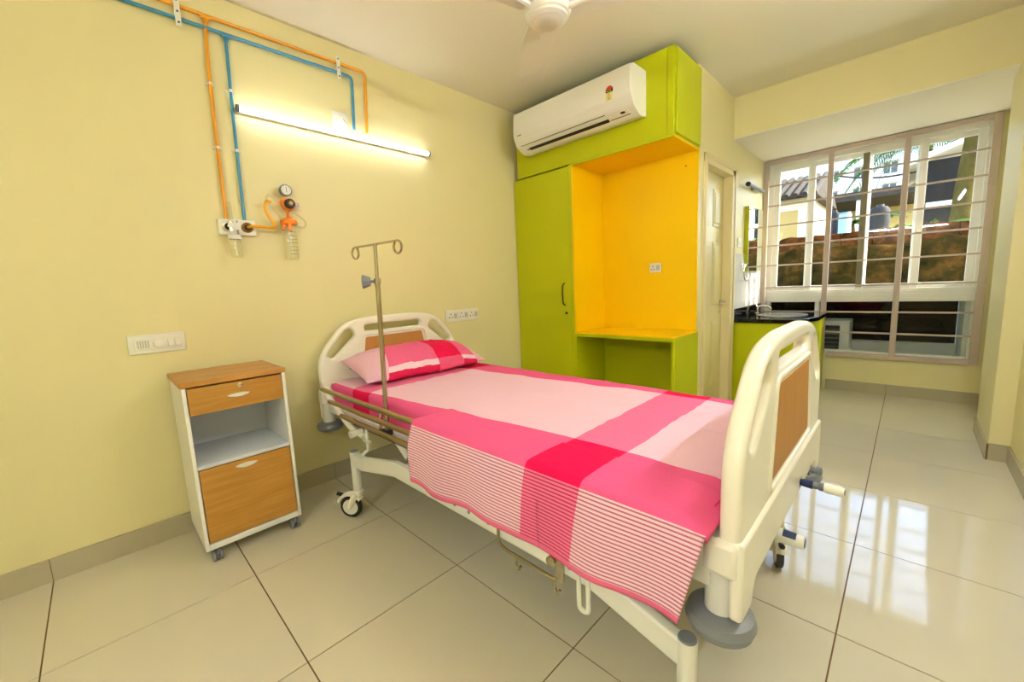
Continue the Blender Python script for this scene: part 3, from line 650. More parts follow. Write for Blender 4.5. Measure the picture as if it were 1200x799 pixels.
# drainage-bag hook bar and lever under the near side
bed.add(MB().tube(arc3([(1.655, NB-.02, .42), (1.652, NB-.024, .345), (1.69, NB-.026, .335), (1.885, NB-.026, .333), (1.905, NB-.026, .345), (1.902, NB-.02, .42)], .02), .0055, 8), 'hook_bar', 'steel', smooth=True)
for x in (1.735, 1.885): bed.add(MB().tube(arc3([(x, NB-.026, .337), (x, NB-.027, .305), (x+.012, NB-.03, .295), (x+.020, NB-.03, .312)], .01), .004, 8), 'bag_hook', 'steel', smooth=True)
bed.add(MB().lathe([(.008, 0), (.016, -.004), (.016, -.02), (.010, -.024)], (1.878, NB-.016, .388), 'y', 14), 'knob', 'steel', smooth=True)
bed.box('lever_bracket', 'steel', 1.89, 1.915, NB-.030, NB-.017, .335, .41, .003)
bed.add(MB().tube(arc3([(1.962, NB-.02, .385), (1.962, NB-.02, .283), (1.992, NB-.02, .283), (1.992, NB-.02, .385)], .016, 6), .0065, 8), 'release_lever', 'bedpaint', smooth=True)
# crank handles folded under the footboard
XO = 2.342
def crank(y, z, L, grip, mid):
    c_ = bed.add(MB().lathe([(.020, 0), (.020, .006)], (XO-.006, y, z), 'x', 16), 'crank_bush', 'greyplastic', smooth=True)
    bed.add(MB().lathe([(.010, 0), (.012, .01), (.014, L*.30)], (XO, y, z), 'x', 12), 'crank_joint', mid, smooth=True, parent=c_)
    bed.add(MB().lathe([(.012, L*.3), (.0105, L*.42), (.013, L*.46), (.012, L*.55)], (XO, y, z), 'x', 12), 'crank_shaft', 'greyplastic', smooth=True, parent=c_)
    bed.add(MB().lathe([(.014, L*.55), (.0155, L*.62), (.0155, L*.92), (.012, L)], (XO, y, z), 'x', 14), 'crank_grip', grip, smooth=True, parent=c_)
    bed.add(MB().lathe([(.009, L), (.008, L+.002)], (XO, y, z), 'x', 10), 'grip_end', 'greyplastic', smooth=True, parent=c_)
crank(1.755, .503, .108, 'bedplastic', 'blue'); crank(1.94, .475, .032, 'greyplastic', 'greyplastic')
c_ = bed.add(MB().tube([(XO-.01, 1.50, .447), (XO+.052, 1.50, .447)], [.019, .017], 16), 'crank_grip', 'bedpaint', smooth=True)
bed.add(MB().tube([(XO+.004, 1.498, .4535), (XO+.034, 1.498, .4535)], [.0145, .0135], 12), 'grip_inlay', 'blue', smooth=True, parent=c_)
bed.add(MB().lathe([(.013, 0), (.011, .002)], (XO+.052, 1.50, .447), 'x', 12), 'grip_end', 'greyplastic', smooth=True, parent=c_)

# ------------------------------------------------------------------ mattress, sheet, pillow
MX0, MX1, MY0, MY1, MZ0, MZ1 = .145, 2.262, 1.195, 2.085, .531, .640
mt = MB().box(MX0, MX1, MY0, MY1, MZ0, MZ1).build('mattress', mat('mattress_cover', (176, 60, 92), .8), None, .03); tag(mt, 'mattress under the pink sheet on the bed', 'mattress')
mt.modifiers['bevel'].segments = 4
def cloth_mat(name, pattern):
    m = bpy.data.materials.new(name); m.use_nodes = True; n = m.node_tree.nodes; L = m.node_tree.links; p = n['Principled BSDF']
    p.inputs['Roughness'].default_value = .85; p.inputs['Specular IOR Level'].default_value = .2; p.inputs['Sheen Weight'].default_value = .0
    uv = n.new('ShaderNodeUVMap'); uv.uv_map = 'cloth'; sp = n.new('ShaderNodeSeparateXYZ'); L.new(uv.outputs[0], sp.inputs[0])
    U, V = sp.outputs[0], sp.outputs[1]
    def math_(op, a, b=None, c=None):
        q = n.new('ShaderNodeMath'); q.operation = op
        for i, x in enumerate((a, b, c)):
            if x is None: continue
            if isinstance(x, (int, float)): q.inputs[i].default_value = x
            else: L.new(x, q.inputs[i])
        return q.outputs[0]
    def band(x, lo, hi): return math_('MULTIPLY', math_('GREATER_THAN', x, lo), math_('LESS_THAN', x, hi))
    def mix(f, a, b):
        q = n.new('ShaderNodeMix'); q.data_type = 'RGBA'
        L.new(f, q.inputs[0])
        for i, x in ((6, a), (7, b)):
            if isinstance(x, tuple): q.inputs[i].default_value = srgb(*x)
            else: L.new(x, q.inputs[i])
        return q.outputs[2]
    col = pattern(U, V, math_, band, mix)
    nz = n.new('ShaderNodeTexNoise'); nz.inputs['Scale'].default_value = 260; nz.inputs['Detail'].default_value = 2
    L.new(uv.outputs[0], nz.inputs['Vector'])
    nz2 = n.new('ShaderNodeTexNoise'); nz2.inputs['Scale'].default_value = 7; nz2.inputs['Detail'].default_value = 4; L.new(uv.outputs[0], nz2.inputs['Vector'])
    hs = n.new('ShaderNodeHueSaturation'); L.new(col, hs.inputs['Color'])
    L.new(math_('ADD', .86, math_('MULTIPLY', nz.outputs['Fac'], .28)), hs.inputs['Value']); L.new(hs.outputs[0], p.inputs['Base Color'])
    b = n.new('ShaderNodeBump'); b.inputs['Strength'].default_value = .5; b.inputs['Distance'].default_value = .016
    L.new(math_('ADD', nz2.outputs['Fac'], math_('MULTIPLY', nz.outputs['Fac'], .06)), b.inputs['Height']); L.new(b.outputs[0], p.inputs['Normal'])
    return m
LIGHT, PINK, CRIM, WHITE = (247, 202, 220), (238, 94, 148), (232, 8, 84), (248, 216, 226)
def sheet_pattern(U, V, math_, band, mix):
    def either(a, b): return math_('MAXIMUM', a, b)
    cross = either(band(U, 1.79, 1.98), band(U, .42, .60))
    near = band(V, 1.072, 1.318); far = math_('GREATER_THAN', V, 1.985); side = either(near, far)
    base = mix(cross, LIGHT, (240, 118, 162))
    base = mix(side, base, mix(cross, PINK, CRIM))
    line = math_('LESS_THAN', math_('FRACT', math_('MULTIPLY', V, 94.0)), .40)
    stripes = mix(line, mix(cross, WHITE, (240, 130, 168)), mix(cross, (200, 106, 140), (204, 34, 92)))
    st = math_('LESS_THAN', V, 1.072)
    base = mix(st, base, stripes)
    return mix(math_('LESS_THAN', V, .860), base, (236, 112, 150))
M['sheet'] = cloth_mat('checked_sheet', sheet_pattern)
def grid(name, nu, nv, fn, m, parent=None, thick=.003):
    me = bpy.data.meshes.new(name); vs = []; uvs = []
    for i in range(nu+1):
        for j in range(nv+1):
            p, q = fn(i/nu, j/nv); vs.append(p); uvs.append(q)
    fs = [(i*(nv+1)+j, (i+1)*(nv+1)+j, (i+1)*(nv+1)+j+1, i*(nv+1)+j+1) for i in range(nu) for j in range(nv)]
    me.from_pydata(vs, [], fs); ul = me.uv_layers.new(name='cloth')
    for lp in me.loops: ul.data[lp.index].uv = uvs[lp.vertex_index]
    for p in me.polygons: p.use_smooth = True
    me.update(); o = bpy.data.objects.new(name, me); COL.objects.link(o); me.materials.append(M[m] if isinstance(m, str) else m)
    if thick: md = o.modifiers.new('solid', 'SOLIDIFY'); md.thickness = thick; md.offset = 1
    if parent: local(parent, o)
    return o
from mathutils import noise as _n
def nz(x, y, s, seed=0): return _n.noise(Vector((x*s+seed, y*s+seed*1.7, seed*.31)))
def delta(x): return .125*max(0, min(1, (1.75-x)/1.25))
ZT = MZ1+.008
def top_z(x, y):
    e = 0
    for d_ in (MX1-x, MY1-y): e += max(0, .05-d_)**2*6
    w_ = .005*nz(x, y, 5, 3)+.004*nz(x*.6, y*1.6, 14, 9)
    # shallow puckers running from the middle towards the far side
    w_ += .0035*math.exp(-((y-1.62-.12*math.sin(x*5))/.05)**2)*(.5+.5*nz(x, y, 9, 5))
    return ZT-e+w_+.002
def sheet_fn(u, v):
    # cross section: near side bottom -> near edge -> top -> far edge -> far side bottom
    x = MX0-.004+(MX1-MX0+.010)*u
    hs = .128; Wd = MY1-MY0+.012; tot = hs*2+Wd; s = v*tot; R = .028
    if s < hs: y = MY0-.007; z = ZT-(hs-s); c = MY0-(hs-s)
    elif s < hs+Wd: y = MY0-.006+(s-hs); z = top_z(x, y); c = y
    else: y = MY1+.007; z = ZT-(s-hs-Wd); c = MY1+(s-hs-Wd)
    # round the long edges
    if abs(s-hs) < R: t = (s-hs)/R; z = ZT-R*.30*(1-abs(t))**2*1.2 if s > hs else z-.0; y += .010*(1-abs(t))**2
    if abs(s-hs-Wd) < R: t = (s-hs-Wd)/R; z -= R*.30*(1-abs(t))**2; y -= .010*(1-abs(t))**2
    if s < hs: y += .004*nz(x, z, 10, 2)
    if u > .985 and hs < s < hs+Wd: z -= .012*((u-.985)/.015)**2
    if u < .012 and hs < s < hs+Wd: z -= .02*((.012-u)/.012)**2
    return (x, y, z), (x, c+delta(x))
sh = thing('bed_sheet', 'pink and white checked sheet spread over the mattress and hanging on the near side', 'sheet', (1.25, 1.63, .65))
grid('fitted_sheet', 150, 90, sheet_fn, 'sheet', sh)
def foot_fn(u, v):
    y = MY0-.006+(MY1-MY0+.012)*u; z = ZT-.004-.115*v; x = MX1+.006+.004*nz(y, z, 9, 4)+.004*math.sin(v*3)
    return (x, y, z), (2.27, 1.10+.02*v)
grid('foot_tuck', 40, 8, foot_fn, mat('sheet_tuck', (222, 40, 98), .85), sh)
def over_fn(u, v):
    # hanging part: from the mattress top over the rail and down
    x0 = 1.195+.012*math.sin(v*7); x1 = 2.288
    T = .21; D = .232; s = v*(T+D)
    x = x0+(x1-x0)*u
    ed = 1.0
    if s < T:
        y = 1.285-s; z = top_z(x, max(y, MY0+.03))-.003+.009*min(1, s/.03)+.003*math.sin(s/T*PI)
        if u < .04: z += .004*(1-u/.04)
        z += .006*max(0, nz(x, 0, 7, 11))*(s/T)
        if s > T-.02: z -= .008*((s-T+.02)/.02)**2
    else:
        t = (s-T)/D; L_ = 1+.10*nz(x, 0, 2.6, 6)+.035*nz(x, 0, 8, 8)
        fold = .010*math.sin(x*21+1.2*math.sin(x*5))*t+.012*nz(x, .3, 5, 12)*t
        y = 1.075-.004-.010*math.sin(min(1, t*2)*PI/2)+fold
        z = ZT-.006-D*t*L_
        x += (-.055*t*u if u > .6 else -.055*t*u*.4) - .022*t*(1-u)
    c = 1.285-s
    return (x, y, z), (x+(.05*max(0, (s-T)/D)*u if s > T else 0), c+delta(x)*max(0, min(1, (c-1.08)/.2)))
grid('hanging_side', 160, 60, over_fn, 'sheet', sh)
# pillow
def pil_pattern(U, V, math_, band, mix):
    # U along the length 0..1 (left to right in view), V across 0..1
    base = mix(math_('GREATER_THAN', V, .095), (246, 214, 222), (236, 102, 146))
    base = mix(math_('LESS_THAN', V, .022), base, (214, 34, 84))
    red = band(U, .58, .80)
    base = mix(red, base, mix(math_('GREATER_THAN', V, .095), (236, 92, 132), (226, 12, 76)))
    base = mix(math_('GREATER_THAN', U, .92), base, (236, 180, 196))
    left = math_('LESS_THAN', math_('ADD', U, math_('MULTIPLY', V, -.10)), .165)
    return mix(left, base, (238, 188, 204))
M['pillowcloth'] = cloth_mat('pillow_cloth', pil_pattern)
pw, pl = .20, .385      # half sizes across (x) and along (y)
PC = Vector((.365, 1.625, ZT+.034))
def pil_fn(u, v):
    a = u*2-1; b = v*2-1      # a: length (y), b: around the section, one full loop
    th = b*PI
    sx = math.cos(th); sz = math.sin(th)
    prof = (1-abs(a)**3.2)**.55 if abs(a) < 1 else 0
    flat = 1-.10*(1-abs(a))
    wx = pw*(1-.07*math.cos(a*PI/2)*0)*(.90+.10*abs(a)**3)
    x = wx*(abs(sx)**.8)*(1 if sx >= 0 else -1)
    h = .108*prof*(abs(sz)**.9)*(1 if sz >= 0 else -1)*(1-.25*abs(x/pw)**2)
    x += .006*nz(a*2, b*2, 2, 4)
    z = h*(1.0 if sz > 0 else .55)+.045*1.0
    z += .009*nz(a*2.5, b*3, 2.2, 8)*prof+.006*nz(a*6, b*5, 3, 9)*prof
    y = pl*a*(1+.03*abs(sx)**3)
    # V: 0 at the front (+x) bottom seam, 1 at the back
    vv = .5-.5*sx if sz >= 0 else -.05+.1*(1-abs(sx))
    return (x, y, max(z, .004)), (u, vv)
pil = grid('pillow', 70, 64, pil_fn, 'pillowcloth', None, 0)
pil.location = PC; pil.rotation_euler = (0, math.radians(11), math.radians(-4))
tag(pil, 'pink checked pillow with a crimson patch, resting against the headboard', 'pillow')

# ------------------------------------------------------------------ drip stand
iv = Thing('drip_stand', 'steel drip pole with two ring hooks clamped to the bed side', 'drip stand', (.885, 1.128, .50))
b0, b1 = Vector((.885, 1.128, .50)), Vector((.922, 1.128, 1.36))
mid = b0+(b1-b0)*.82
iv.add(MB().tube([b0, mid], .0105, 12), 'outer_pole', 'steel', smooth=True)
iv.add(MB().tube([mid, b1], .0075, 12), 'inner_pole', 'steel', smooth=True)
ck = iv.add(MB().lathe([(.014, -.012), (.014, .012)], mid, 'z', 14), 'collar', 'steel', smooth=True)
iv.add(MB().tube([mid, mid+Vector((-.02, -.03, 0))], .006, 8).tube([mid+Vector((-.016, -.024, .0)), mid+Vector((-.034, -.05, 0))], [.018, .030], 8), 'clamp_knob', 'rubber', parent=ck)
hk = [b1+Vector((-.150, -.018, -.0)), b1, b1+Vector((.150, .018, 0))]
iv.add(MB().tube(hk, .0048, 8), 'hook_bar', 'steel', smooth=True)
for s, e in ((-1, hk[0]), (1, hk[2])):
    c_ = e+Vector((0, 0, -.025)); d_ = Vector((1, .12, 0)).normalized()
    iv.add(MB().tube([c_+d_*(.025*math.sin(a)*s)+Vector((0, 0, .025*math.cos(a))) for a in [x*2*PI/18 for x in range(0, 17)]], .0045, 8), 'ring_hook', 'steel', smooth=True)
iv.box('bed_bracket', 'black', .862, .908, 1.112, 1.144, .515, .54, .003)

# ------------------------------------------------------------------ wash counter by the window
ct = Thing('wash_counter', 'lime green vanity counter with black granite top under the window', 'counter', (1.68, 4.8, 0))
fp = [(XD+.003, 4.36), (1.88, 4.36), (1.975, 4.68), (1.975, YC-.05), (XD+.003, YC-.05)]
ct.add(MB().prism(fp, 'z', .0, .738), 'carcass', 'green', .002)
ct.add(MB().prism([(XD+.035, 4.352), (1.862, 4.352), (1.862, 4.3595), (XD+.035, 4.3595)], 'z', .06, .732), 'front_panel', 'green', .001)
sd = Vector((.095, .32)).normalized(); nn = Vector((sd.y, -sd.x)); q0 = Vector((1.88, 4.36))+sd*.025+nn*.0006; q1 = Vector((1.88, 4.36))+sd*.31+nn*.0006
ct.add(MB().prism([tuple(q0), tuple(q1), tuple(q1+nn*.010), tuple(q0+nn*.010)], 'z', .06, .73), 'side_door', 'green', .001)
tpf = [(XD+.003, 4.335), (1.895, 4.335), (1.998, 4.675), (1.998, YC-.048), (XD+.003, YC-.048)]
top = ct.add(MB().prism(tpf, 'z', .7385, .772), 'granite_top', 'granite', .003)
ct.box('upstand', 'granite', XD+.003, XD+.022, 4.335, YC-.048, .7725, .86, .002)
bas = Vector((1.70, 4.80, .773)); n = 32
bb = MB(); prof = [(1.0, .001), (1.0, .004), (.93, .0045), (.90, -.002), (.80, -.012), (.5, -.02), (.1, -.022)]
for (r, h) in prof:
    for j in range(n):
        a = 2*PI*j/n; bb.v.append((bas.x+.20*r*math.cos(a), bas.y+.26*r*math.sin(a), bas.z+max(h, -.0)+.0 if h >= 0 else bas.z+.0005+.0001*h))
for i in range(len(prof)-1):
    for j in range(n): bb.f.append((i*n+j, i*n+(j+1) % n, (i+1)*n+(j+1) % n, (i+1)*n+j))
bb.f.append(tuple((len(prof)-1)*n+j for j in range(n)))
ct.add(bb, 'basin', 'steel', smooth=True)
tapt = Thing('basin_tap', 'chrome basin tap on the black granite counter', 'tap', (1.46, 4.93, .772))
tapt.add(MB().lathe([(.022, 0), (.022, .006), (.014, .01), (.014, .07)], (1.46, 4.93, .7725), 'z', 16), 'tap_body', 'chrome', smooth=True)
tapt.add(MB().tube(arc3([(1.46, 4.93, .83), (1.50, 4.925, .855), (1.57, 4.91, .845), (1.585, 4.91, .82)], .03), .009, 10), 'spout', 'chrome', smooth=True)
tapt.add(MB().tube([(1.46, 4.93, .842), (1.445, 4.93, .865), (1.44, 4.90, .87)], .007, 8), 'lever', 'chrome', smooth=True)
spl = Thing('tiled_splashback', 'white glazed tile splashback above the granite counter', 'splashback', (XD, 4.8, .87))
for i in range(4):
    for j in range(2): spl.box('tile', 'walltile', XD+.0005, XD+.008, 4.36+.2275*i+.0008, 4.36+.2275*(i+1)-.0008, .8615+.25*j+.0008, .8615+.25*(j+1)-.0008, .001)
mi = Thing('wall_mirror', 'tall green-edged mirror on the passage wall above the counter', 'mirror', (XD+.03, 4.88, 1.2))
mi.box('mirror_body', 'green', XD+.002, XD+.038, 4.64, 5.11, 1.20, 1.80, .001)
mi.box('mirror_glass', 'mirror', XD+.0382, XD+.0405, 4.642, 5.108, 1.202, 1.798)
ml = Thing('mirror_lamp', 'unlit grey mirror lamp above the wall mirror', 'lamp', (XD+.03, 4.83, 2.0))
ml.add(MB().tube([(XD+.04, 4.575, 1.985), (XD+.04, 5.10, 1.985)], .016, 12), 'lamp_tube', 'greyplastic', smooth=True)
ml.box('wall_mount', 'greyplastic', XD+.001, XD+.026, 4.80, 4.86, 1.972, 1.998, .002)
ml.add(MB().tube([(XD+.04, 4.555, 1.985), (XD+.04, 4.575, 1.985)], .021, 12), 'end_cap', 'black')
tr = Thing('towel_ring', 'chrome towel ring on the wall beside the door', 'towel ring', (XD, 4.56, 1.25))
tr.add(MB().lathe([(.026, 0), (.026, .008), (.012, .012), (.011, .05)], (XD+.0085, 4.56, 1.255), 'x', 16), 'wall_mount', 'chrome', smooth=True)
tr.add(MB().tube([(XD+.045, 4.56+.075*math.sin(a), 1.19+.075*math.cos(a)) for a in [2*PI*k/24 for k in range(24)]], .005, 8, True), 'ring', 'chrome', smooth=True)
t = Thing('wall_switch', 'small white switch plate between the door and the mirror', 'switch plate', (XD, 4.47, 1.46))
t.box('plate', 'switch', XD+.001, XD+.010, 4.42, 4.52, 1.42, 1.50, .003); t.box('rocker', 'switch', XD+.0098, XD+.015, 4.44, 4.47, 1.44, 1.48, .002)

# ------------------------------------------------------------------ outside the window
M['conc'] = mat('painted_concrete', (226, 226, 214), .7, var=.05)
M['laterite'] = mat('laterite_stone', (92, 46, 16), .95, var=.5, vscale=9, bump=.9, bscale=22, spec=0)
M['mossy'] = mat('mossy_laterite', (74, 58, 24), .95, var=.6, vscale=5, bump=1, bscale=9, spec=0)
def stone_mat(name, cols, sc):
    m = mat(name, cols[1], .95, bump=1, bscale=12, spec=0); n = m.node_tree.nodes; L = m.node_tree.links
    tc = n.new('ShaderNodeTexCoord'); nz_ = n.new('ShaderNodeTexNoise'); nz_.inputs['Scale'].default_value = sc; nz_.inputs['Detail'].default_value = 8; nz_.inputs['Roughness'].default_value = .75
    cr = n.new('ShaderNodeValToRGB'); e = cr.color_ramp.elements
    e[0].position = .36; e[0].color = srgb(*cols[0]); e[1].position = .66; e[1].color = srgb(*cols[2]); q = e.new(.5); q.color = srgb(*cols[1])
    L.new(tc.outputs['Object'], nz_.inputs['Vector']); L.new(nz_.outputs['Fac'], cr.inputs[0]); L.new(cr.outputs[0], n['Principled BSDF'].inputs['Base Color'])
    return m
M['mossy'] = stone_mat('mossy_laterite_face', ((16, 15, 5), (54, 42, 15), (104, 68, 28)), 4.0)
M['laterite'] = stone_mat('laterite_blocks', ((30, 18, 7), (82, 42, 16), (126, 76, 36)), 6.0)
M['soil'] = mat('garden_soil', (92, 84, 54), .95, var=.3)
M['facade'] = mat('white_facade', (240, 240, 238), .7)
M['winglass'] = mat('dark_window', (70, 78, 88), .2)
M['leaf'] = mat('palm_leaf', (70, 108, 36), .6, var=.3, vscale=20, spec=.1)
M['bark'] = mat('mossy_bark', (84, 72, 34), .9, var=.5, vscale=14, bump=.8, bscale=30, spec=0)
M['darkroof'] = mat('dark_sheet_roof', (30, 32, 38), .7, spec=.1)
M['housewall'] = mat('house_plaster', (246, 234, 200), .8)
M['tiled'] = mat('old_roof_tile', (64, 58, 50), .8, var=.3, spec=.1)
struct(box('ground', 'soil', -60, 60, 8.35, 140, 1.2, 1.62))
struct(box('ledge', 'conc', .6, 3.3, YC+.12, 6.10, -.06, .10))
struct(MB().box(2.90, 3.3, YC+.12, 6.10, .10, .96).build('ledge_end_wall', 'conc'))
struct(box('ledge_curb', 'conc', .6, 2.90, 6.0, 6.10, .10, .415))
struct(box('ledge_roof', 'conc', .6, 3.3, YC+.12, 6.12, .90, .96))
M['void'] = mat('shaft_shade_black', (8, 8, 7), 1, spec=0)
dk = box('shaft_shade_board', 'void', .62, 2.895, 6.03, 6.05, .4155, .899); tag(dk, 'black board standing in for the unlit shaft behind the window ledge', 'board')  # added board; its black stands in for shade in the shaft
ou = Thing('outdoor_unit', 'white air conditioner outdoor unit on the window ledge', 'outdoor unit', (1.78, 5.75, .10))
ou.box('casing', 'white', 1.42, 2.14, 5.60, 5.90, .115, .655, .01)
ou.box('fan_recess', 'black', 1.45, 2.06, 5.588, 5.5995, .17, .605, .003)
for q in range(9): ou.box('grille_slat', 'greyplastic', 1.455, 2.055, 5.580, 5.5875, .20+.045*q, .208+.045*q)
for x in (1.52, 1.95): ou.box('foot', 'greyplastic', x, x+.08, 5.60, 5.90, .10, .1145)
# retaining wall: rough body + top course of laterite blocks
rw = Thing('retaining_wall', 'mossy brown laterite retaining wall outside the window', 'wall', (2, 8.1, -.5))
def rw_fn(u, v):
    x = -3+11*u; z = -1.2+2.72*v; y = 8.02+.05*nz(x, z, 2.2, 3)+.03*nz(x, z, 7, 5)+.10*v
    return (x, y, z), (u, v)
g_ = grid('wall_face', 160, 50, rw_fn, 'mossy', rw.o, .25)
x = -2.4; k = 0
while x < 7.2:
    L_ = .34+.12*random.random(); h_ = .20+.03*random.random(); dy = .03*random.random()
    bm2 = bmesh.new(); bmesh.ops.create_cube(bm2, size=1); bmesh.ops.subdivide_edges(bm2, edges=bm2.edges, cuts=3, use_grid_fill=True)
    for v_ in bm2.verts:
        v_.co = Vector((x+(v_.co.x+.5)*(L_-.012), 8.06+dy+(v_.co.y+.5)*(.28-dy), 1.50+(v_.co.z+.5)*(h_+.01)))
        v_.co += Vector((.012*nz(v_.co.x, v_.co.z, 9, 2), .02*nz(v_.co.x, v_.co.z, 8, 3), .03*nz(v_.co.x, v_.co.y, 7, 5)))
    me_ = bpy.data.meshes.new('laterite_block'); bm2.to_mesh(me_); bm2.free(); me_.materials.append(M['laterite'])
    bl = bpy.data.objects.new('laterite_block', me_); COL.objects.link(bl); local(rw.o, bl); x += L_; k += 1
# garden things
def P(px, py, y): return at(px, py, y)
hs = Thing('garden_house', 'small cream house with a dark tiled roof beyond the retaining wall', 'house', (-.5, 11.0, 1.62))
a = P(913, 262, 11); b = P(948, 262, 11)
hx1 = b.x; hx0 = a.x-1.6
hs.box('wall', 'housewall', hx0, hx1, 11.0, 13.5, 1.62, 2.78)
hs.add(MB().prism([(10.7, 2.74), (13.8, 2.74), (12.25, 3.35)], 'x', hx0-.2, hx1+.15), 'roof', 'tiled')
for q in range(14): hs.add(MB().tube([(hx1+.10-.16*q, 10.69, 2.755), (hx1+.10-.16*q, 12.2, 3.36)], .06, 8), 'roof_tile', 'tiled')
hs.box('door', mat('ochre_door', (200, 164, 90), .6), hx1-.62, hx1-.2, 10.985, 10.999, 1.62, 2.5)
hs.box('dark_post', 'tiled', hx1+.02, hx1+.10, 10.78, 10.86, 1.62, 2.74)
dm = Thing('garden_shed', 'dark blue-grey sheet-walled shed with a pale base band beside the trunk', 'shed', (4.0, 12.0, 1.62))
a = P(1084, 200, 12); b = P(1126, 200, 12); lo = P(1100, 236, 12).z; hi_ = P(1105, 186, 12).z
shed_x, shed_z = a.x, hi_
dm.box('wall', 'darkroof', a.x, b.x+.1, 12.0, 14.0, 1.62, hi_)
dm.add(MB().prism([(a.x-.25, hi_-.10), (b.x+.2, hi_+.22), (b.x+.2, hi_+.32), (a.x-.25, hi_)], 'y', 11.6, 14.2), 'roof', 'conc')
dm.box('base_band', 'conc', a.x+.05, b.x+.1, 11.97, 11.999, lo-.12, lo+.0)
for q in range(5): dm.box('sheet_rib', 'darkroof', a.x+.1+.2*q, a.x+.13+.2*q, 11.975, 11.999, lo+.02, hi_-.05)
tk = P(1135, 200, 9.2)
tre = Thing('mossy_tree', 'mossy tree trunk standing behind the retaining wall', 'tree', (tk.x, 9.2, 1.62))
pts = [(tk.x-.03, 9.2, 1.62), (tk.x-.02, 9.2, 2.2), (tk.x+.03, 9.22, 2.9), (tk.x+.06, 9.2, 3.8), (tk.x+.14, 9.25, 4.8)]
tre.add(MB().tube(pts, [.13, .11, .105, .10, .08], 14), 'trunk', 'bark', smooth=True)
def frond(base, ang, length, droop, up, n=9):
    """one palm frond: a rib with leaflets on both sides, as triangles"""
    mb = MB(); d = Vector((math.cos(ang), math.sin(ang), 0)); sd = Vector((-d.y, d.x, 0)); prev = None; pts = []
    for i in range(n+1):
        t = i/n; pts.append(Vector(base)+d*length*t+Vector((0, 0, up*t*length-droop*t*t*length)))
    for i in range(1, n*3):
        t = i/(n*3); k = t*n; i0 = int(k); p = pts[i0].lerp(pts[min(i0+1, n)], k-i0); L_ = length*.30*(1-abs(t-.45)*.9)
        for s in (-1, 1):
            e = p+sd*s*L_*.8+d*L_*.55-Vector((0, 0, L_*.45)); m_ = p.lerp(e, .4)
            b = len(mb.v); mb.v += [tuple(p-d*.012), tuple(p+d*.012), tuple(m_+d*.022), tuple(e), tuple(m_-d*.022)]; mb.f.append((b, b+1, b+2, b+3, b+4))
    return mb, pts
def palm(name, label, base, trunk_h, nf, length, droop, up, trunk_r=.09, cat='palm tree', seed=1, a0=0, spread=2*PI):
    rnd = random.Random(seed); t = Thing(name, label, cat, base); top = Vector(base)+Vector((0, 0, trunk_h))
    if trunk_h > .1: t.add(MB().tube([base, Vector(base)+Vector((.03, 0, trunk_h*.5)), top], [trunk_r*1.15, trunk_r, trunk_r*.9], 12), 'trunk', 'bark', smooth=True)
    for k in range(nf):
        a_ = a0+spread*k/nf+rnd.uniform(-.2, .2)
        mb, pts = frond(top, a_, length*rnd.uniform(.85, 1.1), droop*rnd.uniform(.8, 1.2), up*rnd.uniform(.7, 1.2)); mb.tube(pts, .012, 5)
        t.add(mb, 'frond', 'leaf')
    return t
c = P(1064, 168, 20.0); palm('coconut_palm', 'tall palm with drooping fronds in the middle of the window view', (c.x, 20.5, 1.62), c.z-1.62+.1, 13, 2.3, 1.0, .35, .07, seed=3)
c = P(1092, 156, 26); palm('coconut_palm', 'palm leaning over the dark shed near the tree trunk', (c.x, 26, 1.62), c.z-1.62, 12, 2.8, .9, .4, .09, seed=5)
c = P(1105, 268, 9.0); palm('fern_clump', 'low green clump of sword leaves on top of the retaining wall', (c.x-.16, 9.0, 1.62), 0.02, 18, .36, .55, .85, cat='plant', seed=8)
c = P(1000, 246, 11.2); palm('potted_shrub', 'bright green shrub beside the water drum', (c.x, 11.2, 1.62), .5, 14, .32, .5, .7, .03, cat='plant', seed=11)
c = P(1034, 245, 10.0); palm('small_garden_palm', 'small bright palm seedling behind the retaining wall', (c.x, 10.0, 1.62), .45, 9, .34, .6, .6, .015, cat='plant', seed=14)
c = P(990, 262, 9.2); r_ = .085
wd2 = Thing('water_drum', 'pale blue plastic drum behind the retaining wall', 'drum', (c.x, 9.2, 1.62))
wd2.add(MB().lathe([(r_, 0), (r_*1.03, .2), (r_, .22), (r_*1.03, .4), (r_*.97, .48)], (c.x, 9.2, 1.62), 'z', 20), 'body', mat('pale_blue_plastic', (150, 190, 220), .4), smooth=True)
wd2.add(MB().lathe([(r_*.9, .48), (r_*.85, .51)], (c.x, 9.2, 1.62), 'z', 20), 'lid', mat('blue_lid', (90, 130, 180), .4), smooth=True)
for px, wpx, nm, lab in ((978, .15, 'dark_tank', 'dark grey tank standing left of the pale blue drum'), (1030, .26, 'dark_tank', 'dark grey tank standing right of the window mullion')):
    c = P(px, 262, 9.5)
    tt = Thing(nm, lab, 'tank', (c.x, 9.5, 1.62), 'dark tanks in the garden')
    tt.add(MB().lathe([(wpx*.5, 0), (wpx*.52, .1), (wpx*.5, .2), (wpx*.52, .3), (wpx*.5, .5), (wpx*.36, .56)], (c.x, 9.5, 1.62), 'z', 20), 'body', mat('dark_tank_plastic', (40, 42, 46), .6, spec=.1), smooth=True)
    tt.add(MB().lathe([(wpx*.2, .56), (wpx*.2, .6)], (c.x, 9.5, 1.62), 'z', 14), 'lid', 'black')
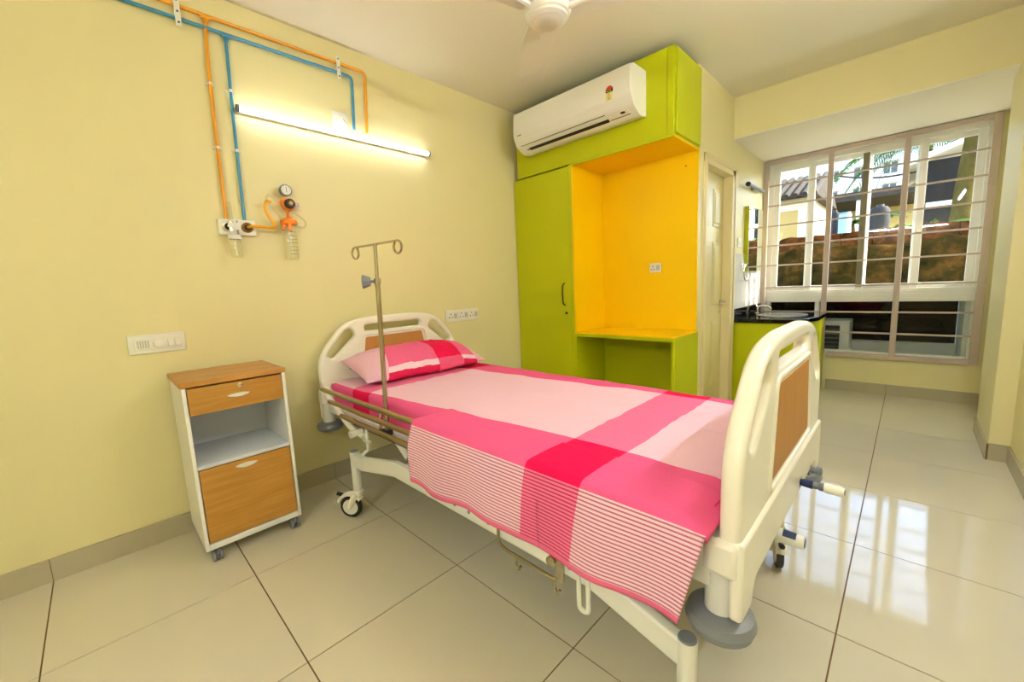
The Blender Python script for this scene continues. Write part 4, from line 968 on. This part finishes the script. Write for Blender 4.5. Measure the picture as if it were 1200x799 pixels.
for q in range(14):
    px = 1082+4.0*q+random.uniform(-1.5, 1.5); yy = 8.50+.10*(q % 2)+.03*random.random(); c = P(px, 265, yy); s = .020+.010*random.random()
    if c.x > tk.x+.05: continue
    rk = MB(); rr_ = random.Random(q)
    rk.lathe([(s*.5, 0), (s*1.1, s*.35), (s, s*.8), (s*.4, s*1.2)], (0, 0, 0), 'z', 7)
    rk.v = [(a*rr_.uniform(.8, 1.2), b*rr_.uniform(.8, 1.2), z) for a, b, z in rk.v]
    o = rk.build('garden_stone', 'conc'); o.location = (c.x, yy, 1.62); tag(o, 'pale stone in the row of stones on the retaining wall terrace', 'stone', 'pale garden stones')
lt = Thing('carport', 'low dark flat roof on posts in the garden beyond the wall', 'carport', (1.6, 15, 1.62))
a = P(952, 239, 15); b = P(1062, 224, 15)
lt.box('roof', 'tiled', a.x, b.x+.4, 15, 18, a.z-.06, a.z+.16)
for x in (a.x+.1, (a.x+b.x)/2, b.x+.2): lt.box('post', 'conc', x, x+.12, 15.05, 15.17, 1.62, a.z-.06)
lt.box('back_wall', mat('ochre_wall', (206, 180, 110), .8), a.x, b.x+.4, 17.6, 17.7, 1.62, a.z-.06)
apt = Thing('apartment_building', 'white apartment block with rows of windows in the distance', 'building', (-8, 85, 1.62))
a = P(890, 200, 85); b = P(1078, 200, 85); zt_ = 34
apt.box('wall', 'facade', a.x-6, b.x, 85, 97, 1.62, zt_)
z = 6.0
while z < zt_-3:
    x = a.x-4
    while x < b.x-2.5:
        f = apt.box('window', 'winglass', x, x+1.5, 84.93, 84.999, z, z+1.5); apt.box('mullion', 'facade', x+.7, x+.8, 84.88, 84.93, z, z+1.5, parent=f)
        apt.box('sunshade', 'conc', x-.2, x+1.7, 84.4, 84.999, z+1.62, z+1.75); x += 3.4
    z += 3.1
c0, c1 = Vector((hx1+.1, 12.25, 3.36)), Vector((shed_x+.02, 11.99, shed_z-.15))
o = MB().tube([c0+(c1-c0)*t+Vector((0, 0, -.12*math.sin(t*PI))) for t in [k/12 for k in range(0, 13)]], .02, 6).build('overhead_cable', 'tiled', None, 0, True); tag(o, 'dark overhead cable slanting across the garden view', 'cable')
